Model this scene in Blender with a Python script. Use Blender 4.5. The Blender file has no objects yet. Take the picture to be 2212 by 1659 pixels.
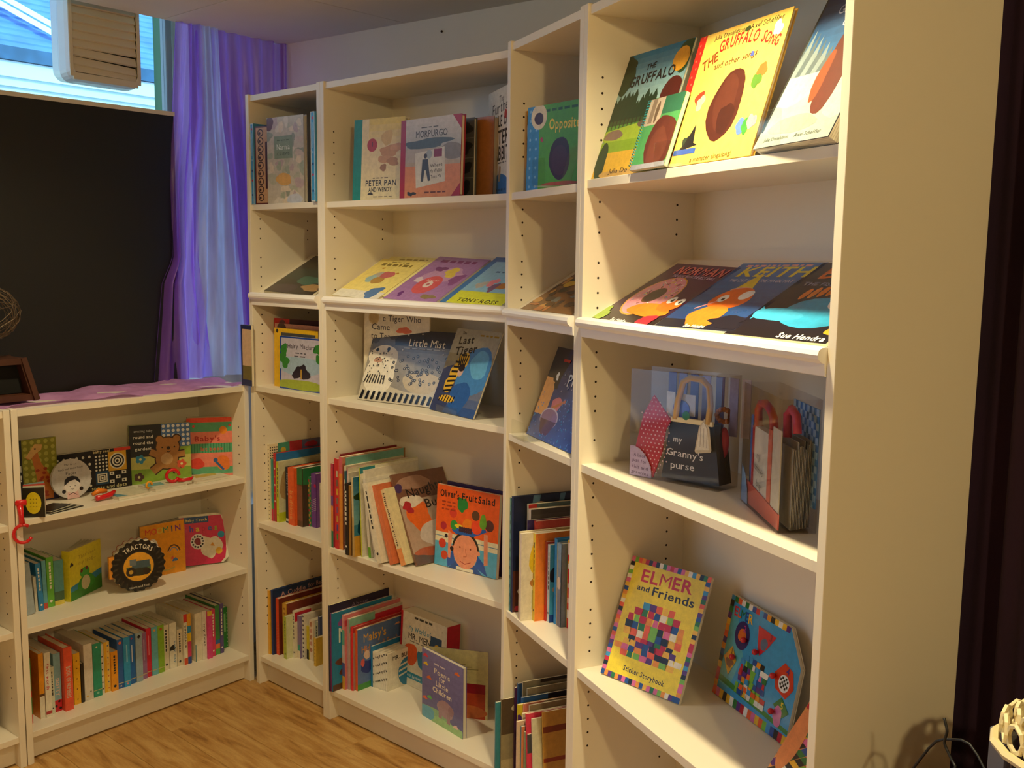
import bpy, bmesh, math, random
from mathutils import Matrix, Vector
random.seed(7)
R = math.radians
sc = bpy.context.scene
COL = sc.collection

# ---------------------------------------------------------------- camera
CAM = Vector((2.9199, -1.9077, 1.4958))
yaw, pitch, roll = 0.7344, -0.1244, 0.0126
fw = Vector((-math.sin(yaw)*math.cos(pitch), math.cos(yaw)*math.cos(pitch), math.sin(pitch)))
rt = Vector((math.cos(yaw), math.sin(yaw), 0)); up = rt.cross(fw)
r2 = rt*math.cos(roll)+up*math.sin(roll); u2 = -rt*math.sin(roll)+up*math.cos(roll)
cam_d = bpy.data.cameras.new('camera'); cam = bpy.data.objects.new('camera', cam_d); COL.objects.link(cam)
cam.matrix_world = Matrix(((r2.x, u2.x, -fw.x, CAM.x), (r2.y, u2.y, -fw.y, CAM.y), (r2.z, u2.z, -fw.z, CAM.z), (0, 0, 0, 1)))
cam_d.sensor_fit = 'HORIZONTAL'; cam_d.sensor_width = 36; cam_d.lens = 2158.6/2212*36; cam_d.clip_start = .05
sc.camera = cam

# ---------------------------------------------------------------- exposure, sky, lamps
vs = sc.view_settings
vs.view_transform = 'Standard'; vs.look = 'None'; vs.gamma = 1; vs.use_curve_mapping = False
vs.exposure = -.55
w = bpy.data.worlds.new('sky'); sc.world = w; w.use_nodes = True
bg = w.node_tree.nodes['Background']; bg.inputs[0].default_value = (.42, .66, 1, 1); bg.inputs[1].default_value = 4.4

def spot(loc, e, size=130, blend=.7, rad=.035, col=(1, .82, .47), aim=(0, 0, -1)):
    l = bpy.data.lights.new('ceiling_or_fill_spot', 'SPOT'); l.energy = e; l.spot_size = R(size); l.spot_blend = blend
    l.shadow_soft_size = rad; l.color = col
    o = bpy.data.objects.new('ceiling_or_fill_spot', l); COL.objects.link(o); o.location = loc
    o.rotation_euler = Vector(aim).to_track_quat('-Z', 'Y').to_euler(); return o
sn = bpy.data.lights.new('facade_fill_sun', 'SUN'); sn.energy = 5.5; sn.angle = R(8); sn.color = (.38, .95, 1.0)  # added to brighten the house opposite, though the day is overcast
so = bpy.data.objects.new('facade_fill_sun', sn); COL.objects.link(so); so.location = (6, 0, 9); so.rotation_euler = Vector((-.80, .12, -.50)).to_track_quat('-Z', 'Y').to_euler()
spot((1.98, -.61, 2.262), 62, 125, .8, aim=(.02, -.02, -1))      # wide spill of the reflector lamp over the nearest shelves
spot((1.98, -.61, 2.262), 120, 76, 1, aim=(.0, .02, -1))        # and its tighter core
spot((.74, -.76, 2.262), 68, 112, .8, aim=(-.22, .10, -1))
spot((4.10, -2.2, 2.262), 122, 172, .3, rad=.05, col=(1, .77, .35), aim=(-.5, .2, -1))      # right of the row, it lights the bare side of the nearest bookcase
spot((.60, -2.4, 2.262), 200, 88, .8)  # unseen spot added for ambient fill, brightening the room by floor bounce
spot((2.22, -2.5, 2.262), 200, 88, .8)  # second added fill spot, out of view

# ---------------------------------------------------------------- materials
def lin(h):
    if isinstance(h, str):
        h = h.lstrip('#'); h = [int(h[i:i+2], 16)/255 for i in (0, 2, 4)]
        return tuple(c/12.92 if c <= .04045 else ((c+.055)/1.055)**2.4 for c in h)
    return tuple(h)
def mat(name, col, rough=.5, bump=0, bscale=200, metal=0, vary=0, vscale=8, coat=0, trans=0, spec=.5):
    m = bpy.data.materials.new(name); m.use_nodes = True; nt = m.node_tree; b = nt.nodes['Principled BSDF']
    c = lin(col); b.inputs['Base Color'].default_value = (*c, 1); b.inputs['Roughness'].default_value = rough
    b.inputs['Metallic'].default_value = metal; b.inputs['Coat Weight'].default_value = coat
    b.inputs['Transmission Weight'].default_value = trans; b.inputs['Specular IOR Level'].default_value = spec
    if vary or bump:
        tc = nt.nodes.new('ShaderNodeTexCoord'); n = nt.nodes.new('ShaderNodeTexNoise')
        n.inputs['Scale'].default_value = vscale if vary else bscale; n.inputs['Detail'].default_value = 4
        nt.links.new(tc.outputs['Object'], n.inputs['Vector'])
        if vary:
            r = nt.nodes.new('ShaderNodeValToRGB'); r.color_ramp.elements[0].position = .3; r.color_ramp.elements[1].position = .7
            r.color_ramp.elements[0].color = (*[x*(1-vary) for x in c], 1); r.color_ramp.elements[1].color = (*[min(1, x*(1+vary*.5)) for x in c], 1)
            nt.links.new(n.outputs['Fac'], r.inputs[0]); nt.links.new(r.outputs[0], b.inputs['Base Color'])
        if bump:
            n2 = nt.nodes.new('ShaderNodeTexNoise'); n2.inputs['Scale'].default_value = bscale
            nt.links.new(tc.outputs['Object'], n2.inputs['Vector'])
            bp = nt.nodes.new('ShaderNodeBump'); bp.inputs['Strength'].default_value = bump; bp.inputs['Distance'].default_value = .001
            nt.links.new(n2.outputs['Fac'], bp.inputs['Height']); nt.links.new(bp.outputs[0], b.inputs['Normal'])
    return m
M = {}
M['melamine'] = mat('white_melamine', '#ece4d4', .38, bump=.05, bscale=600, vary=.02, vscale=3)
M['lip'] = mat('white_plastic_lip', '#f4f1ee', .3)
M['hole'] = mat('peg_hole_dark', '#2a1c10', .9)
M['wall'] = mat('painted_wall', '#dfd8cc', .85, bump=.2, bscale=90, vary=.03, vscale=4)
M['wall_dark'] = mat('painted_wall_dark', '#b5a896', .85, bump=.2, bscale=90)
M['ceil'] = mat('ceiling_board', '#e4dccb', .9, bump=.15, bscale=150, vary=.03, vscale=5)
M['purple_dark'] = mat('dark_purple_velvet', '#2a1430', .95, bump=.3, bscale=300, vary=.3, vscale=3)
M['black_board'] = mat('black_board', '#0b0b0a', .42, bump=.1, bscale=60, spec=.6)
M['trim'] = mat('pale_trim', '#d8d2c8', .5)
M['frame'] = mat('window_frame_paint', '#8d969a', .5)
M['green'] = mat('green_post_paint', '#0c5c14', .5)
M['paper'] = mat('page_edges', '#e9dfc6', .8, bump=.5, bscale=900)
M['cardedge'] = mat('board_page_edges', '#d9d3c2', .6)
M['heater'] = mat('heater_white_plastic', '#dcd9d2', .35)
M['louvre'] = mat('louvre_cream_plastic', '#d8cdb4', .5)
M['dark'] = mat('dark_cavity', '#0a0908', .9)
M['red'] = mat('red_plastic', '#d3101c', .25, coat=.5)
M['wood'] = mat('dark_brown_wood', '#4a2614', .55, vary=.3, vscale=14)
M['wire'] = mat('dark_bronze_wire', '#6b5a48', .5, metal=.6)
M['teal_wire'] = mat('teal_coated_wire', '#3fa9b5', .3)
M['slate'] = mat('roof_slate', '#5583bc', .8, vary=.25, vscale=3)
M['slate_dark'] = mat('dark_slate_gutter', '#3a5f80', .8, vary=.3, vscale=6)  # darker blue of the gutter and the sign board
M['render'] = mat('white_render', '#f2f2e4', .9, vary=.05, vscale=1)
M['fascia'] = mat('white_fascia', '#cfe6e6', .7)
M['asphalt'] = mat('street', '#6d6d6d', .9)
M['cream'] = mat('cream_beads', '#efe0b0', .5)
M['cable'] = mat('black_cable', '#0c0c0c', .5)
M['brown'] = mat('brown_felt', '#2c1712', .95, bump=.4, bscale=300)
M['white_card'] = mat('white_card', '#6a6a74', .6)
M['orange'] = mat('orange_brown_plush', '#a85a24', .9, bump=.5, bscale=400)

# printed colour carried by the mesh itself
def print_mat(name, rough, coat):
    m = bpy.data.materials.new(name); m.use_nodes = True; nt = m.node_tree; b = nt.nodes['Principled BSDF']
    a = nt.nodes.new('ShaderNodeAttribute'); a.attribute_name = 'Col'
    tc = nt.nodes.new('ShaderNodeTexCoord'); n = nt.nodes.new('ShaderNodeTexNoise'); n.inputs['Scale'].default_value = 70; n.inputs['Detail'].default_value = 5
    mx = nt.nodes.new('ShaderNodeMix'); mx.data_type = 'RGBA'; mx.blend_type = 'MULTIPLY'; mx.inputs[0].default_value = .5
    nt.links.new(tc.outputs['Object'], n.inputs['Vector'])
    # painted-looking mottling of the printed inks at two scales
    n3 = nt.nodes.new('ShaderNodeTexNoise'); n3.inputs['Scale'].default_value = 320; n3.inputs['Detail'].default_value = 3; nt.links.new(tc.outputs['Object'], n3.inputs['Vector'])
    av = nt.nodes.new('ShaderNodeMix'); av.inputs[0].default_value = .35; nt.links.new(n.outputs['Fac'], av.inputs[2]); nt.links.new(n3.outputs['Fac'], av.inputs[3])
    g = nt.nodes.new('ShaderNodeMapRange'); g.inputs[1].default_value = .34; g.inputs[2].default_value = .62; g.inputs[3].default_value = .62; g.inputs[4].default_value = 1.0
    nt.links.new(av.outputs[0], g.inputs[0]); nt.links.new(a.outputs['Color'], mx.inputs[6]); nt.links.new(g.outputs[0], mx.inputs[7])
    nt.links.new(mx.outputs[2], b.inputs['Base Color'])
    b.inputs['Roughness'].default_value = rough; b.inputs['Coat Weight'].default_value = coat; b.inputs['Coat Roughness'].default_value = .15
    return m
M['print'] = print_mat('printed_cover', .42, .06)
M['print_gloss'] = print_mat('glossy_printed_cover', .22, .35)

def wood_floor():
    m = bpy.data.materials.new('oak_vinyl_plank'); m.use_nodes = True; nt = m.node_tree; b = nt.nodes['Principled BSDF']
    tc = nt.nodes.new('ShaderNodeTexCoord'); oi = nt.nodes.new('ShaderNodeObjectInfo')
    mp = nt.nodes.new('ShaderNodeMapping'); mp.inputs['Scale'].default_value = (2.2, 14, 1)
    av = nt.nodes.new('ShaderNodeVectorMath'); av.operation = 'MULTIPLY_ADD'
    cb = nt.nodes.new('ShaderNodeCombineXYZ'); nt.links.new(oi.outputs['Random'], cb.inputs[0]); nt.links.new(oi.outputs['Random'], cb.inputs[1])
    av.inputs[1].default_value = (37, 23, 0); nt.links.new(cb.outputs[0], av.inputs[0]); nt.links.new(tc.outputs['Object'], av.inputs[2])
    nt.links.new(av.outputs[0], mp.inputs['Vector'])
    n = nt.nodes.new('ShaderNodeTexNoise'); n.inputs['Scale'].default_value = 2.2; n.inputs['Detail'].default_value = 7; n.inputs['Roughness'].default_value = .62; n.inputs['Distortion'].default_value = .6
    nt.links.new(mp.outputs[0], n.inputs['Vector'])
    r = nt.nodes.new('ShaderNodeValToRGB'); e = r.color_ramp.elements
    e[0].position = .30; e[0].color = (*lin('#93642f'), 1); e[1].position = .62; e[1].color = (*lin('#d9ae6c'), 1)
    x = e.new(.44); x.color = (*lin('#c1904e'), 1)
    nt.links.new(n.outputs['Fac'], r.inputs[0])
    n2 = nt.nodes.new('ShaderNodeTexNoise'); n2.inputs['Scale'].default_value = 26; n2.inputs['Detail'].default_value = 4; nt.links.new(mp.outputs[0], n2.inputs['Vector'])
    mx = nt.nodes.new('ShaderNodeMix'); mx.data_type = 'RGBA'; mx.blend_type = 'MULTIPLY'; mx.inputs[0].default_value = .35
    nt.links.new(r.outputs[0], mx.inputs[6]); nt.links.new(n2.outputs['Fac'], mx.inputs[7]); nt.links.new(mx.outputs[2], b.inputs['Base Color'])
    b.inputs['Roughness'].default_value = .42
    bp = nt.nodes.new('ShaderNodeBump'); bp.inputs['Strength'].default_value = .15; bp.inputs['Distance'].default_value = .001
    nt.links.new(n2.outputs['Fac'], bp.inputs['Height']); nt.links.new(bp.outputs[0], b.inputs['Normal'])
    return m
M['floor'] = wood_floor()

def sheer(name, col, transp, transl):
    m = bpy.data.materials.new(name); m.use_nodes = True; nt = m.node_tree; nt.nodes.remove(nt.nodes['Principled BSDF'])
    out = nt.nodes['Material Output']; c = lin(col)
    tr = nt.nodes.new('ShaderNodeBsdfTransparent'); tr.inputs[0].default_value = (*[.35+.65*x for x in c], 1)
    tl = nt.nodes.new('ShaderNodeBsdfTranslucent'); tl.inputs[0].default_value = (*c, 1)
    df = nt.nodes.new('ShaderNodeBsdfDiffuse'); df.inputs[0].default_value = (*c, 1)
    gl = nt.nodes.new('ShaderNodeBsdfGlossy'); gl.inputs['Roughness'].default_value = .35; gl.inputs[0].default_value = (.9, .85, 1, 1)
    tc = nt.nodes.new('ShaderNodeTexCoord'); nz = nt.nodes.new('ShaderNodeTexNoise'); nz.inputs['Scale'].default_value = 9; nz.inputs['Detail'].default_value = 3
    mp = nt.nodes.new('ShaderNodeMapping'); mp.inputs['Scale'].default_value = (2.5, 2.5, .35)
    nt.links.new(tc.outputs['Object'], mp.inputs[0]); nt.links.new(mp.outputs[0], nz.inputs['Vector'])
    ma = nt.nodes.new('ShaderNodeMapRange'); ma.inputs[1].default_value = .35; ma.inputs[2].default_value = .65; ma.inputs[3].default_value = max(0, transp-.12); ma.inputs[4].default_value = transp+.12
    nt.links.new(nz.outputs['Fac'], ma.inputs[0])
    a = nt.nodes.new('ShaderNodeMixShader'); a.inputs[0].default_value = transl
    nt.links.new(df.outputs[0], a.inputs[1]); nt.links.new(tl.outputs[0], a.inputs[2])
    g = nt.nodes.new('ShaderNodeMixShader'); g.inputs[0].default_value = .07; nt.links.new(a.outputs[0], g.inputs[1]); nt.links.new(gl.outputs[0], g.inputs[2])
    b = nt.nodes.new('ShaderNodeMixShader'); nt.links.new(ma.outputs[0], b.inputs[0]); nt.links.new(g.outputs[0], b.inputs[1]); nt.links.new(tr.outputs[0], b.inputs[2])
    nt.links.new(b.outputs[0], out.inputs[0]); return m
M['sheer_purple'] = sheer('sheer_purple_organza', '#bd84f2', .42, .65)
M['sheer_blue'] = sheer('sheer_pale_lilac_organza', '#dcdcfc', .50, .65)
M['sheer_pink'] = sheer('sheer_pink_purple_organza', '#cf9ad2', .12, .3)
M['clear'] = None
def clear(name, tint, gl):
    m = bpy.data.materials.new(name); m.use_nodes = True; nt = m.node_tree; nt.nodes.remove(nt.nodes['Principled BSDF']); out = nt.nodes['Material Output']
    tr = nt.nodes.new('ShaderNodeBsdfTransparent'); tr.inputs[0].default_value = (*tint, 1)
    g = nt.nodes.new('ShaderNodeBsdfGlossy'); g.inputs['Roughness'].default_value = .06
    f = nt.nodes.new('ShaderNodeLayerWeight'); f.inputs[0].default_value = .5
    pw = nt.nodes.new('ShaderNodeMath'); pw.operation = 'POWER'; pw.inputs[1].default_value = 4; nt.links.new(f.outputs['Facing'], pw.inputs[0])
    ad = nt.nodes.new('ShaderNodeMath'); ad.operation = 'MULTIPLY_ADD'; ad.inputs[1].default_value = .45; ad.inputs[2].default_value = gl; ad.use_clamp = True; nt.links.new(pw.outputs[0], ad.inputs[0])
    mx = nt.nodes.new('ShaderNodeMixShader'); nt.links.new(ad.outputs[0], mx.inputs[0]); nt.links.new(tr.outputs[0], mx.inputs[1]); nt.links.new(g.outputs[0], mx.inputs[2])
    nt.links.new(mx.outputs[0], out.inputs[0]); return m
M['clear'] = clear('clear_acrylic', (.96, .97, .96), .035)
M['sleeve'] = clear('clear_vinyl_sleeve', (.97, .965, .975), .018)
M['glass'] = clear('window_glass', (.97, .99, .98), .03)

# ---------------------------------------------------------------- frames of the bookcases: origin at the front left foot, x along the front, y into the depth
CA, EA = -.42397, 1.62226
def frame(x, y, a): return Matrix.Translation((x, y, 0)) @ Matrix.Rotation(a, 4, 'Z')
U = {'A': frame(0, 0, 0), 'B': frame(.4, 0, 0), 'C': frame(1.21779, -.05265, CA), 'D': frame(1.58238, -.21720, CA),
     'E': frame(.01727, -.79234, EA), 'F': frame(.05857, -1.59428, EA), 'W': Matrix.Identity(4)}

# ---------------------------------------------------------------- mesh helpers
class MB:
    def __init__(s): s.v = []; s.f = []; s.c = []; s.sm = False
    def face(s, pts, col=(1, 1, 1)):
        n = len(s.v); s.v += [tuple(p) for p in pts]; s.f.append(tuple(range(n, n+len(pts)))); s.c.append(col)
    def mesh(s, vs_, fs, col=(1, 1, 1)):
        n = len(s.v); s.v += [tuple(p) for p in vs_]
        for f in fs: s.f.append(tuple(i+n for i in f)); s.c.append(col)
    def box(s, x0, y0, z0, x1, y1, z1, col=(1, 1, 1), bv=0):
        if bv:
            b = bv
            prof = [(x0+b, y0), (x1-b, y0), (x1, y0+b), (x1, y1-b), (x1-b, y1), (x0+b, y1), (x0, y1-b), (x0, y0+b)]
            inn = [(x0+b, y0+b), (x1-b, y0+b), (x1-b, y0+b), (x1-b, y1-b), (x1-b, y1-b), (x0+b, y1-b), (x0+b, y1-b), (x0+b, y0+b)]
            v = [(x, y, z0+b) for x, y in prof]+[(x, y, z1-b) for x, y in prof]+[(x0+b, y0+b, z0), (x1-b, y0+b, z0), (x1-b, y1-b, z0), (x0+b, y1-b, z0), (x0+b, y0+b, z1), (x1-b, y0+b, z1), (x1-b, y1-b, z1), (x0+b, y1-b, z1)]
            f = [(i, (i+1) % 8, 8+(i+1) % 8, 8+i) for i in range(8)]
            B = [16, 17, 17, 18, 18, 19, 19, 16]; T = [20, 21, 21, 22, 22, 23, 23, 20]
            for i in range(8):
                j = (i+1) % 8
                f.append((j, i, B[i], B[j]) if B[i] != B[j] else (j, i, B[i])); f.append((8+i, 8+j, T[j], T[i]) if T[i] != T[j] else (8+i, 8+j, T[i]))
            f += [(19, 18, 17, 16), (20, 21, 22, 23)]
            s.mesh(v, f, col); return
        v = [(x0, y0, z0), (x1, y0, z0), (x1, y1, z0), (x0, y1, z0), (x0, y0, z1), (x1, y0, z1), (x1, y1, z1), (x0, y1, z1)]
        s.mesh(v, [(0, 3, 2, 1), (4, 5, 6, 7), (0, 1, 5, 4), (1, 2, 6, 5), (2, 3, 7, 6), (3, 0, 4, 7)], col)
    def prism(s, pts, a, b, axis='y', col=(1, 1, 1)):
        """pts 2D outline; extruded from a to b along axis"""
        def P(p, t): return {'y': (p[0], t, p[1]), 'x': (t, p[0], p[1]), 'z': (p[0], p[1], t)}[axis]
        n = len(pts); s.mesh([P(p, a) for p in pts]+[P(p, b) for p in pts], [tuple(range(n-1, -1, -1)), tuple(range(n, 2*n))]+[(i, (i+1) % n, n+(i+1) % n, n+i) for i in range(n)], col)
    def tube(s, pts, r, n=6, col=(1, 1, 1), close=False):
        pts = [Vector(p) for p in pts]; m = len(pts); base = len(s.v); rings = []
        for i, p in enumerate(pts):
            a = pts[(i-1) % m] if (i or close) else p; b = pts[(i+1) % m] if (i < m-1 or close) else p
            t = (b-a).normalized(); q = t.orthogonal().normalized() if i == 0 else None
            if i == 0: nrm = q
            else: nrm = (nrm-t*nrm.dot(t)).normalized()
            bn = t.cross(nrm); rr = r[i] if isinstance(r, (list, tuple)) else r
            rings.append([p+(nrm*math.cos(2*math.pi*k/n)+bn*math.sin(2*math.pi*k/n))*rr for k in range(n)])
        v = [x for ring in rings for x in ring]; f = []
        for i in range(m if close else m-1):
            for k in range(n): f.append((i*n+k, i*n+(k+1) % n, ((i+1) % m)*n+(k+1) % n, ((i+1) % m)*n+k))
        if not close: f += [tuple(range(n-1, -1, -1)), tuple((m-1)*n+k for k in range(n))]
        s.mesh(v, f, col)
    def ball(s, c, r, n=8, m=6, col=(1, 1, 1), sq=(1, 1, 1)):
        v = [(c[0], c[1], c[2]-r*sq[2])]
        for j in range(1, m):
            th = math.pi*j/m
            for i in range(n): v.append((c[0]+r*sq[0]*math.sin(th)*math.cos(2*math.pi*i/n), c[1]+r*sq[1]*math.sin(th)*math.sin(2*math.pi*i/n), c[2]-r*sq[2]*math.cos(th)))
        v.append((c[0], c[1], c[2]+r*sq[2])); f = [(0, 1+(i+1) % n, 1+i) for i in range(n)]
        for j in range(m-2):
            for i in range(n): f.append((1+j*n+i, 1+j*n+(i+1) % n, 1+(j+1)*n+(i+1) % n, 1+(j+1)*n+i))
        L = len(v)-1; f += [(L, 1+(m-2)*n+i, 1+(m-2)*n+(i+1) % n) for i in range(n)]
        s.mesh(v, f, col)
    def grid(s, fn, nx, ny, col=(1, 1, 1)):
        s.mesh([fn(i/nx, j/ny) for j in range(ny+1) for i in range(nx+1)], [(j*(nx+1)+i, j*(nx+1)+i+1, (j+1)*(nx+1)+i+1, (j+1)*(nx+1)+i) for j in range(ny) for i in range(nx)], col)
    def data(s, name, m, smooth=False, colors=False):
        me = bpy.data.meshes.new(name); me.from_pydata(s.v, [], s.f); me.materials.append(m)
        if colors:
            at = me.color_attributes.new('Col', 'FLOAT_COLOR', 'CORNER'); buf = []
            for f, c in zip(s.f, s.c): buf += [c[0], c[1], c[2], 1]*len(f)
            at.data.foreach_set('color', buf)
        if smooth or s.sm:
            me.polygons.foreach_set('use_smooth', [True]*len(me.polygons))
        me.update(); return me
    def build(s, name, m, parent=None, mw=None, smooth=False, colors=False):
        o = bpy.data.objects.new(name, s.data(name, m, smooth, colors)); COL.objects.link(o)
        if parent: o.parent = parent
        if mw is not None:
            if parent: o.matrix_basis = mw
            else: o.matrix_world = mw
        return o
LABELS = {}
def tag(o, label, cat, group=None, kind=None):
    if label in LABELS: print('DUPLABEL', label)
    LABELS[label] = 1
    n = len(label.split())
    if not 4 <= n <= 16: print('LONGLABEL', n, label)
    o['label'] = label; o['category'] = cat
    if group: o['group'] = group
    if kind: o['kind'] = kind
    return o
def empty(name, mw, label, cat, group=None):
    o = bpy.data.objects.new(name, None); COL.objects.link(o); o.empty_display_size = .05; o.matrix_world = mw
    return tag(o, label, cat, group)
def struct(o): o['kind'] = 'structure'; return o

# ---------------------------------------------------------------- glyphs (built-in font, flat print)
GL = {}
def load_glyphs(chars):
    tmp = []
    for ch in chars:
        for bold in (0, 1):
            cu = bpy.data.curves.new('g', 'FONT'); cu.body = ch; cu.size = 1; cu.resolution_u = 2; cu.offset = 0 if ch in 'Mm' else (.022 if bold else .004)
            o = bpy.data.objects.new('g', cu); COL.objects.link(o); tmp.append((ch, bold, o))
    dg = bpy.context.evaluated_depsgraph_get(); dg.update()
    for ch, bold, o in tmp:
        e = o.evaluated_get(dg); me = e.to_mesh()
        v = [(x.co.x, x.co.y) for x in me.vertices]; f = [tuple(p.vertices) for p in me.polygons]
        if v:
            x0 = min(a for a, b in v); x1 = max(a for a, b in v)
            GL[ch, bold] = ([(a-x0, b) for a, b in v], f, x1-x0)
        e.to_mesh_clear()
    for ch, bold, o in tmp:
        cu = o.data; bpy.data.objects.remove(o); bpy.data.curves.remove(cu)
load_glyphs('ABCDEFGHIJKLMNOPQRSTUVWXYZabcdefghijklmnopqrstuvwxyz0123456789\'.!*')

class Art:
    """flat print on a cover: coordinates 0..1 over width W and height H; every shape a hair above the last"""
    def __init__(s, W, H): s.W = W; s.H = H; s.mb = MB(); s.k = 1
    hold = False
    def _y(s):
        if not s.hold: s.k += 1
        return -.000009*s.k
    def poly(s, pts, c):
        y = s._y(); s.mb.face([(min(1, max(0, p[0]))*s.W, y, min(1, max(0, p[1]))*s.H) for p in pts], lin(c))
    def rect(s, x0, y0, x1, y1, c): s.poly([(x0, y0), (x1, y0), (x1, y1), (x0, y1)], c)
    def ell(s, cx, cy, r, c, ry=None, n=18, a0=0):
        ry = (ry if ry is not None else r); y = s._y()
        s.mb.face([(min(s.W, max(0, (cx+r*math.cos(2*math.pi*i/n+a0))*s.W)), y, min(s.H, max(0, cy*s.H+ry*s.W*math.sin(2*math.pi*i/n+a0)))) for i in range(n)], lin(c))
    def line(s, pts, w_, c):
        for (x0, y0), (x1, y1) in zip(pts, pts[1:]):
            X0, Y0, X1, Y1 = x0*s.W, y0*s.H, x1*s.W, y1*s.H; d = math.hypot(X1-X0, Y1-Y0) or 1; nx, ny = -(Y1-Y0)/d*w_*s.W/2, (X1-X0)/d*w_*s.W/2
            s.mb.face([(X0+nx, s._y(), Y0+ny), (X0-nx, -.000009*s.k, Y0-ny), (X1-nx, -.000009*s.k, Y1-ny), (X1+nx, -.000009*s.k, Y1+ny)], lin(c))
    def text(s, t, cx, cy, size, c, bold=0, rot=0, fit=None, sx=1, arc=None, jit=0):
        """cx,cy centre; size = cap height as a fraction of W; fit = total width (fraction of W)"""
        sz = size*s.W/.70; adv = []; x = 0
        for ch in t:
            if (ch, bold) not in GL: x += .3; continue
            g = GL[ch, bold]; adv.append((x, g)); x += g[2]+.09
        x -= .09; k = 1
        if fit: k = fit*s.W/(x*sz)
        y = s._y(); cr, sr = math.cos(rot), math.sin(rot); cl = lin(c)
        for i, (gx, (v, f, gw)) in enumerate(adv):
            if arc:
                ang = (gx+gw/2-x/2)*sz*k/(arc*s.W); R_ = arc*s.W; P = []
                for a, b in v:
                    lx = (a-gw/2)*sz*k*sx; r_ = R_+b*sz
                    px = r_*math.sin(ang)+lx*math.cos(ang); pz = r_*math.cos(ang)-lx*math.sin(ang)-R_
                    P.append((cx*s.W+px, y, cy*s.H+pz))
            else:
                j = (((i*7919) % 13)/13-.5)*jit
                P = []
                for a, b in v:
                    lx = (gx+a-x/2)*sz*k; lz = (b-.35+j)*sz
                    P.append((cx*s.W+lx*cr-lz*sr, y, cy*s.H+lx*sr+lz*cr))
            P = [(min(s.W, max(0, p[0])), p[1], min(s.H, max(0, p[2]))) for p in P]
            s.mb.mesh(P, f, cl)
    def dashes(s, cx, cy, w_, h, c, n=9):
        """unreadably small line of print, as word-length strokes"""
        x = cx-w_/2; rnd = random.Random(int((cx+cy)*1000)+n)
        while x < cx+w_/2-.01:
            l = rnd.uniform(.4, 1.3)*w_/n; s.rect(x, cy-h/2, min(x+l, cx+w_/2), cy+h/2, c); x += l+w_/n*.35

def held(f_):
    """shapes of one call share one layer"""
    def g(a, *p, **k):
        o = a.hold; a._y(); a.hold = True; f_(a, *p, **k); a.hold = o
    return g
@held
def dots(a, x0, y0, x1, y1, nx, ny, r, c):
    for j in range(ny):
        for i in range(nx):
            a.ell(x0+(i+.5)*(x1-x0)/nx, y0+(j+.5)*(y1-y0)/ny, r, c, n=8)
def blob(a, cx, cy, rx, ry, c, seed=1, n=20, amp=.15):
    rnd = random.Random(seed); ph = [rnd.uniform(0, 6.28) for _ in range(4)]
    pts = []
    for i in range(n):
        t = 2*math.pi*i/n; k = 1+amp*(math.sin(2*t+ph[0])*.5+math.sin(3*t+ph[1])*.4+math.sin(5*t+ph[2])*.3)
        pts.append((cx+rx*k*math.cos(t), cy+ry*k*math.sin(t)))
    a.poly(pts, c)
@held
def grad(a, x0, y0, x1, y1, c0, c1, n=10):
    p, q = lin(c0), lin(c1)
    for i in range(n):
        t = i/(n-1); c = tuple(p[k]*(1-t)+q[k]*t for k in range(3)); a.rect(x0, y0+(y1-y0)*i/n, x1, y0+(y1-y0)*(i+1)/n, c)
PATCH = ['#c8102e', '#f39a1e', '#2b7a3b', '#1f4fa0', '#e26ca5', '#f4f0e4', '#5b2a86', '#f2622d', '#141420', '#3f9ad6', '#f6c12f', '#7ec242']
@held
def border_squares(a, w_, n_x, n_y, seed=3):
    rnd = random.Random(seed); h = w_*a.W/a.H
    for i in range(n_x):
        a.rect(i/n_x, 0, (i+1)/n_x, h, rnd.choice(PATCH)); a.rect(i/n_x, 1-h, (i+1)/n_x, 1, rnd.choice(PATCH))
    for j in range(n_y):
        y0 = h+(1-2*h)*j/n_y; y1 = h+(1-2*h)*(j+1)/n_y
        a.rect(0, y0, w_, y1, rnd.choice(PATCH)); a.rect(1-w_, y0, 1, y1, rnd.choice(PATCH))
@held
def quilt(a, cx, cy, rx, ry, nx, ny, seed=1):
    """plain patchwork rosette: coloured squares filling an ellipse"""
    rnd = random.Random(seed)
    for j in range(ny):
        for i in range(nx):
            u = (i+.5)/nx*2-1; v = (j+.5)/ny*2-1
            if u*u+v*v > 1.05: continue
            j1, j2 = rnd.uniform(-.01, .01), rnd.uniform(-.01, .01)
            x0 = cx+rx*(i/nx*2-1)+j1; x1 = cx+rx*((i+1)/nx*2-1)+j2; y0 = cy+ry*(j/ny*2-1); y1 = cy+ry*((j+1)/ny*2-1)
            a.poly([(x0, y0), (x1, y0), (x1-j1, y1), (x0-j2, y1)], rnd.choice(PATCH))

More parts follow.
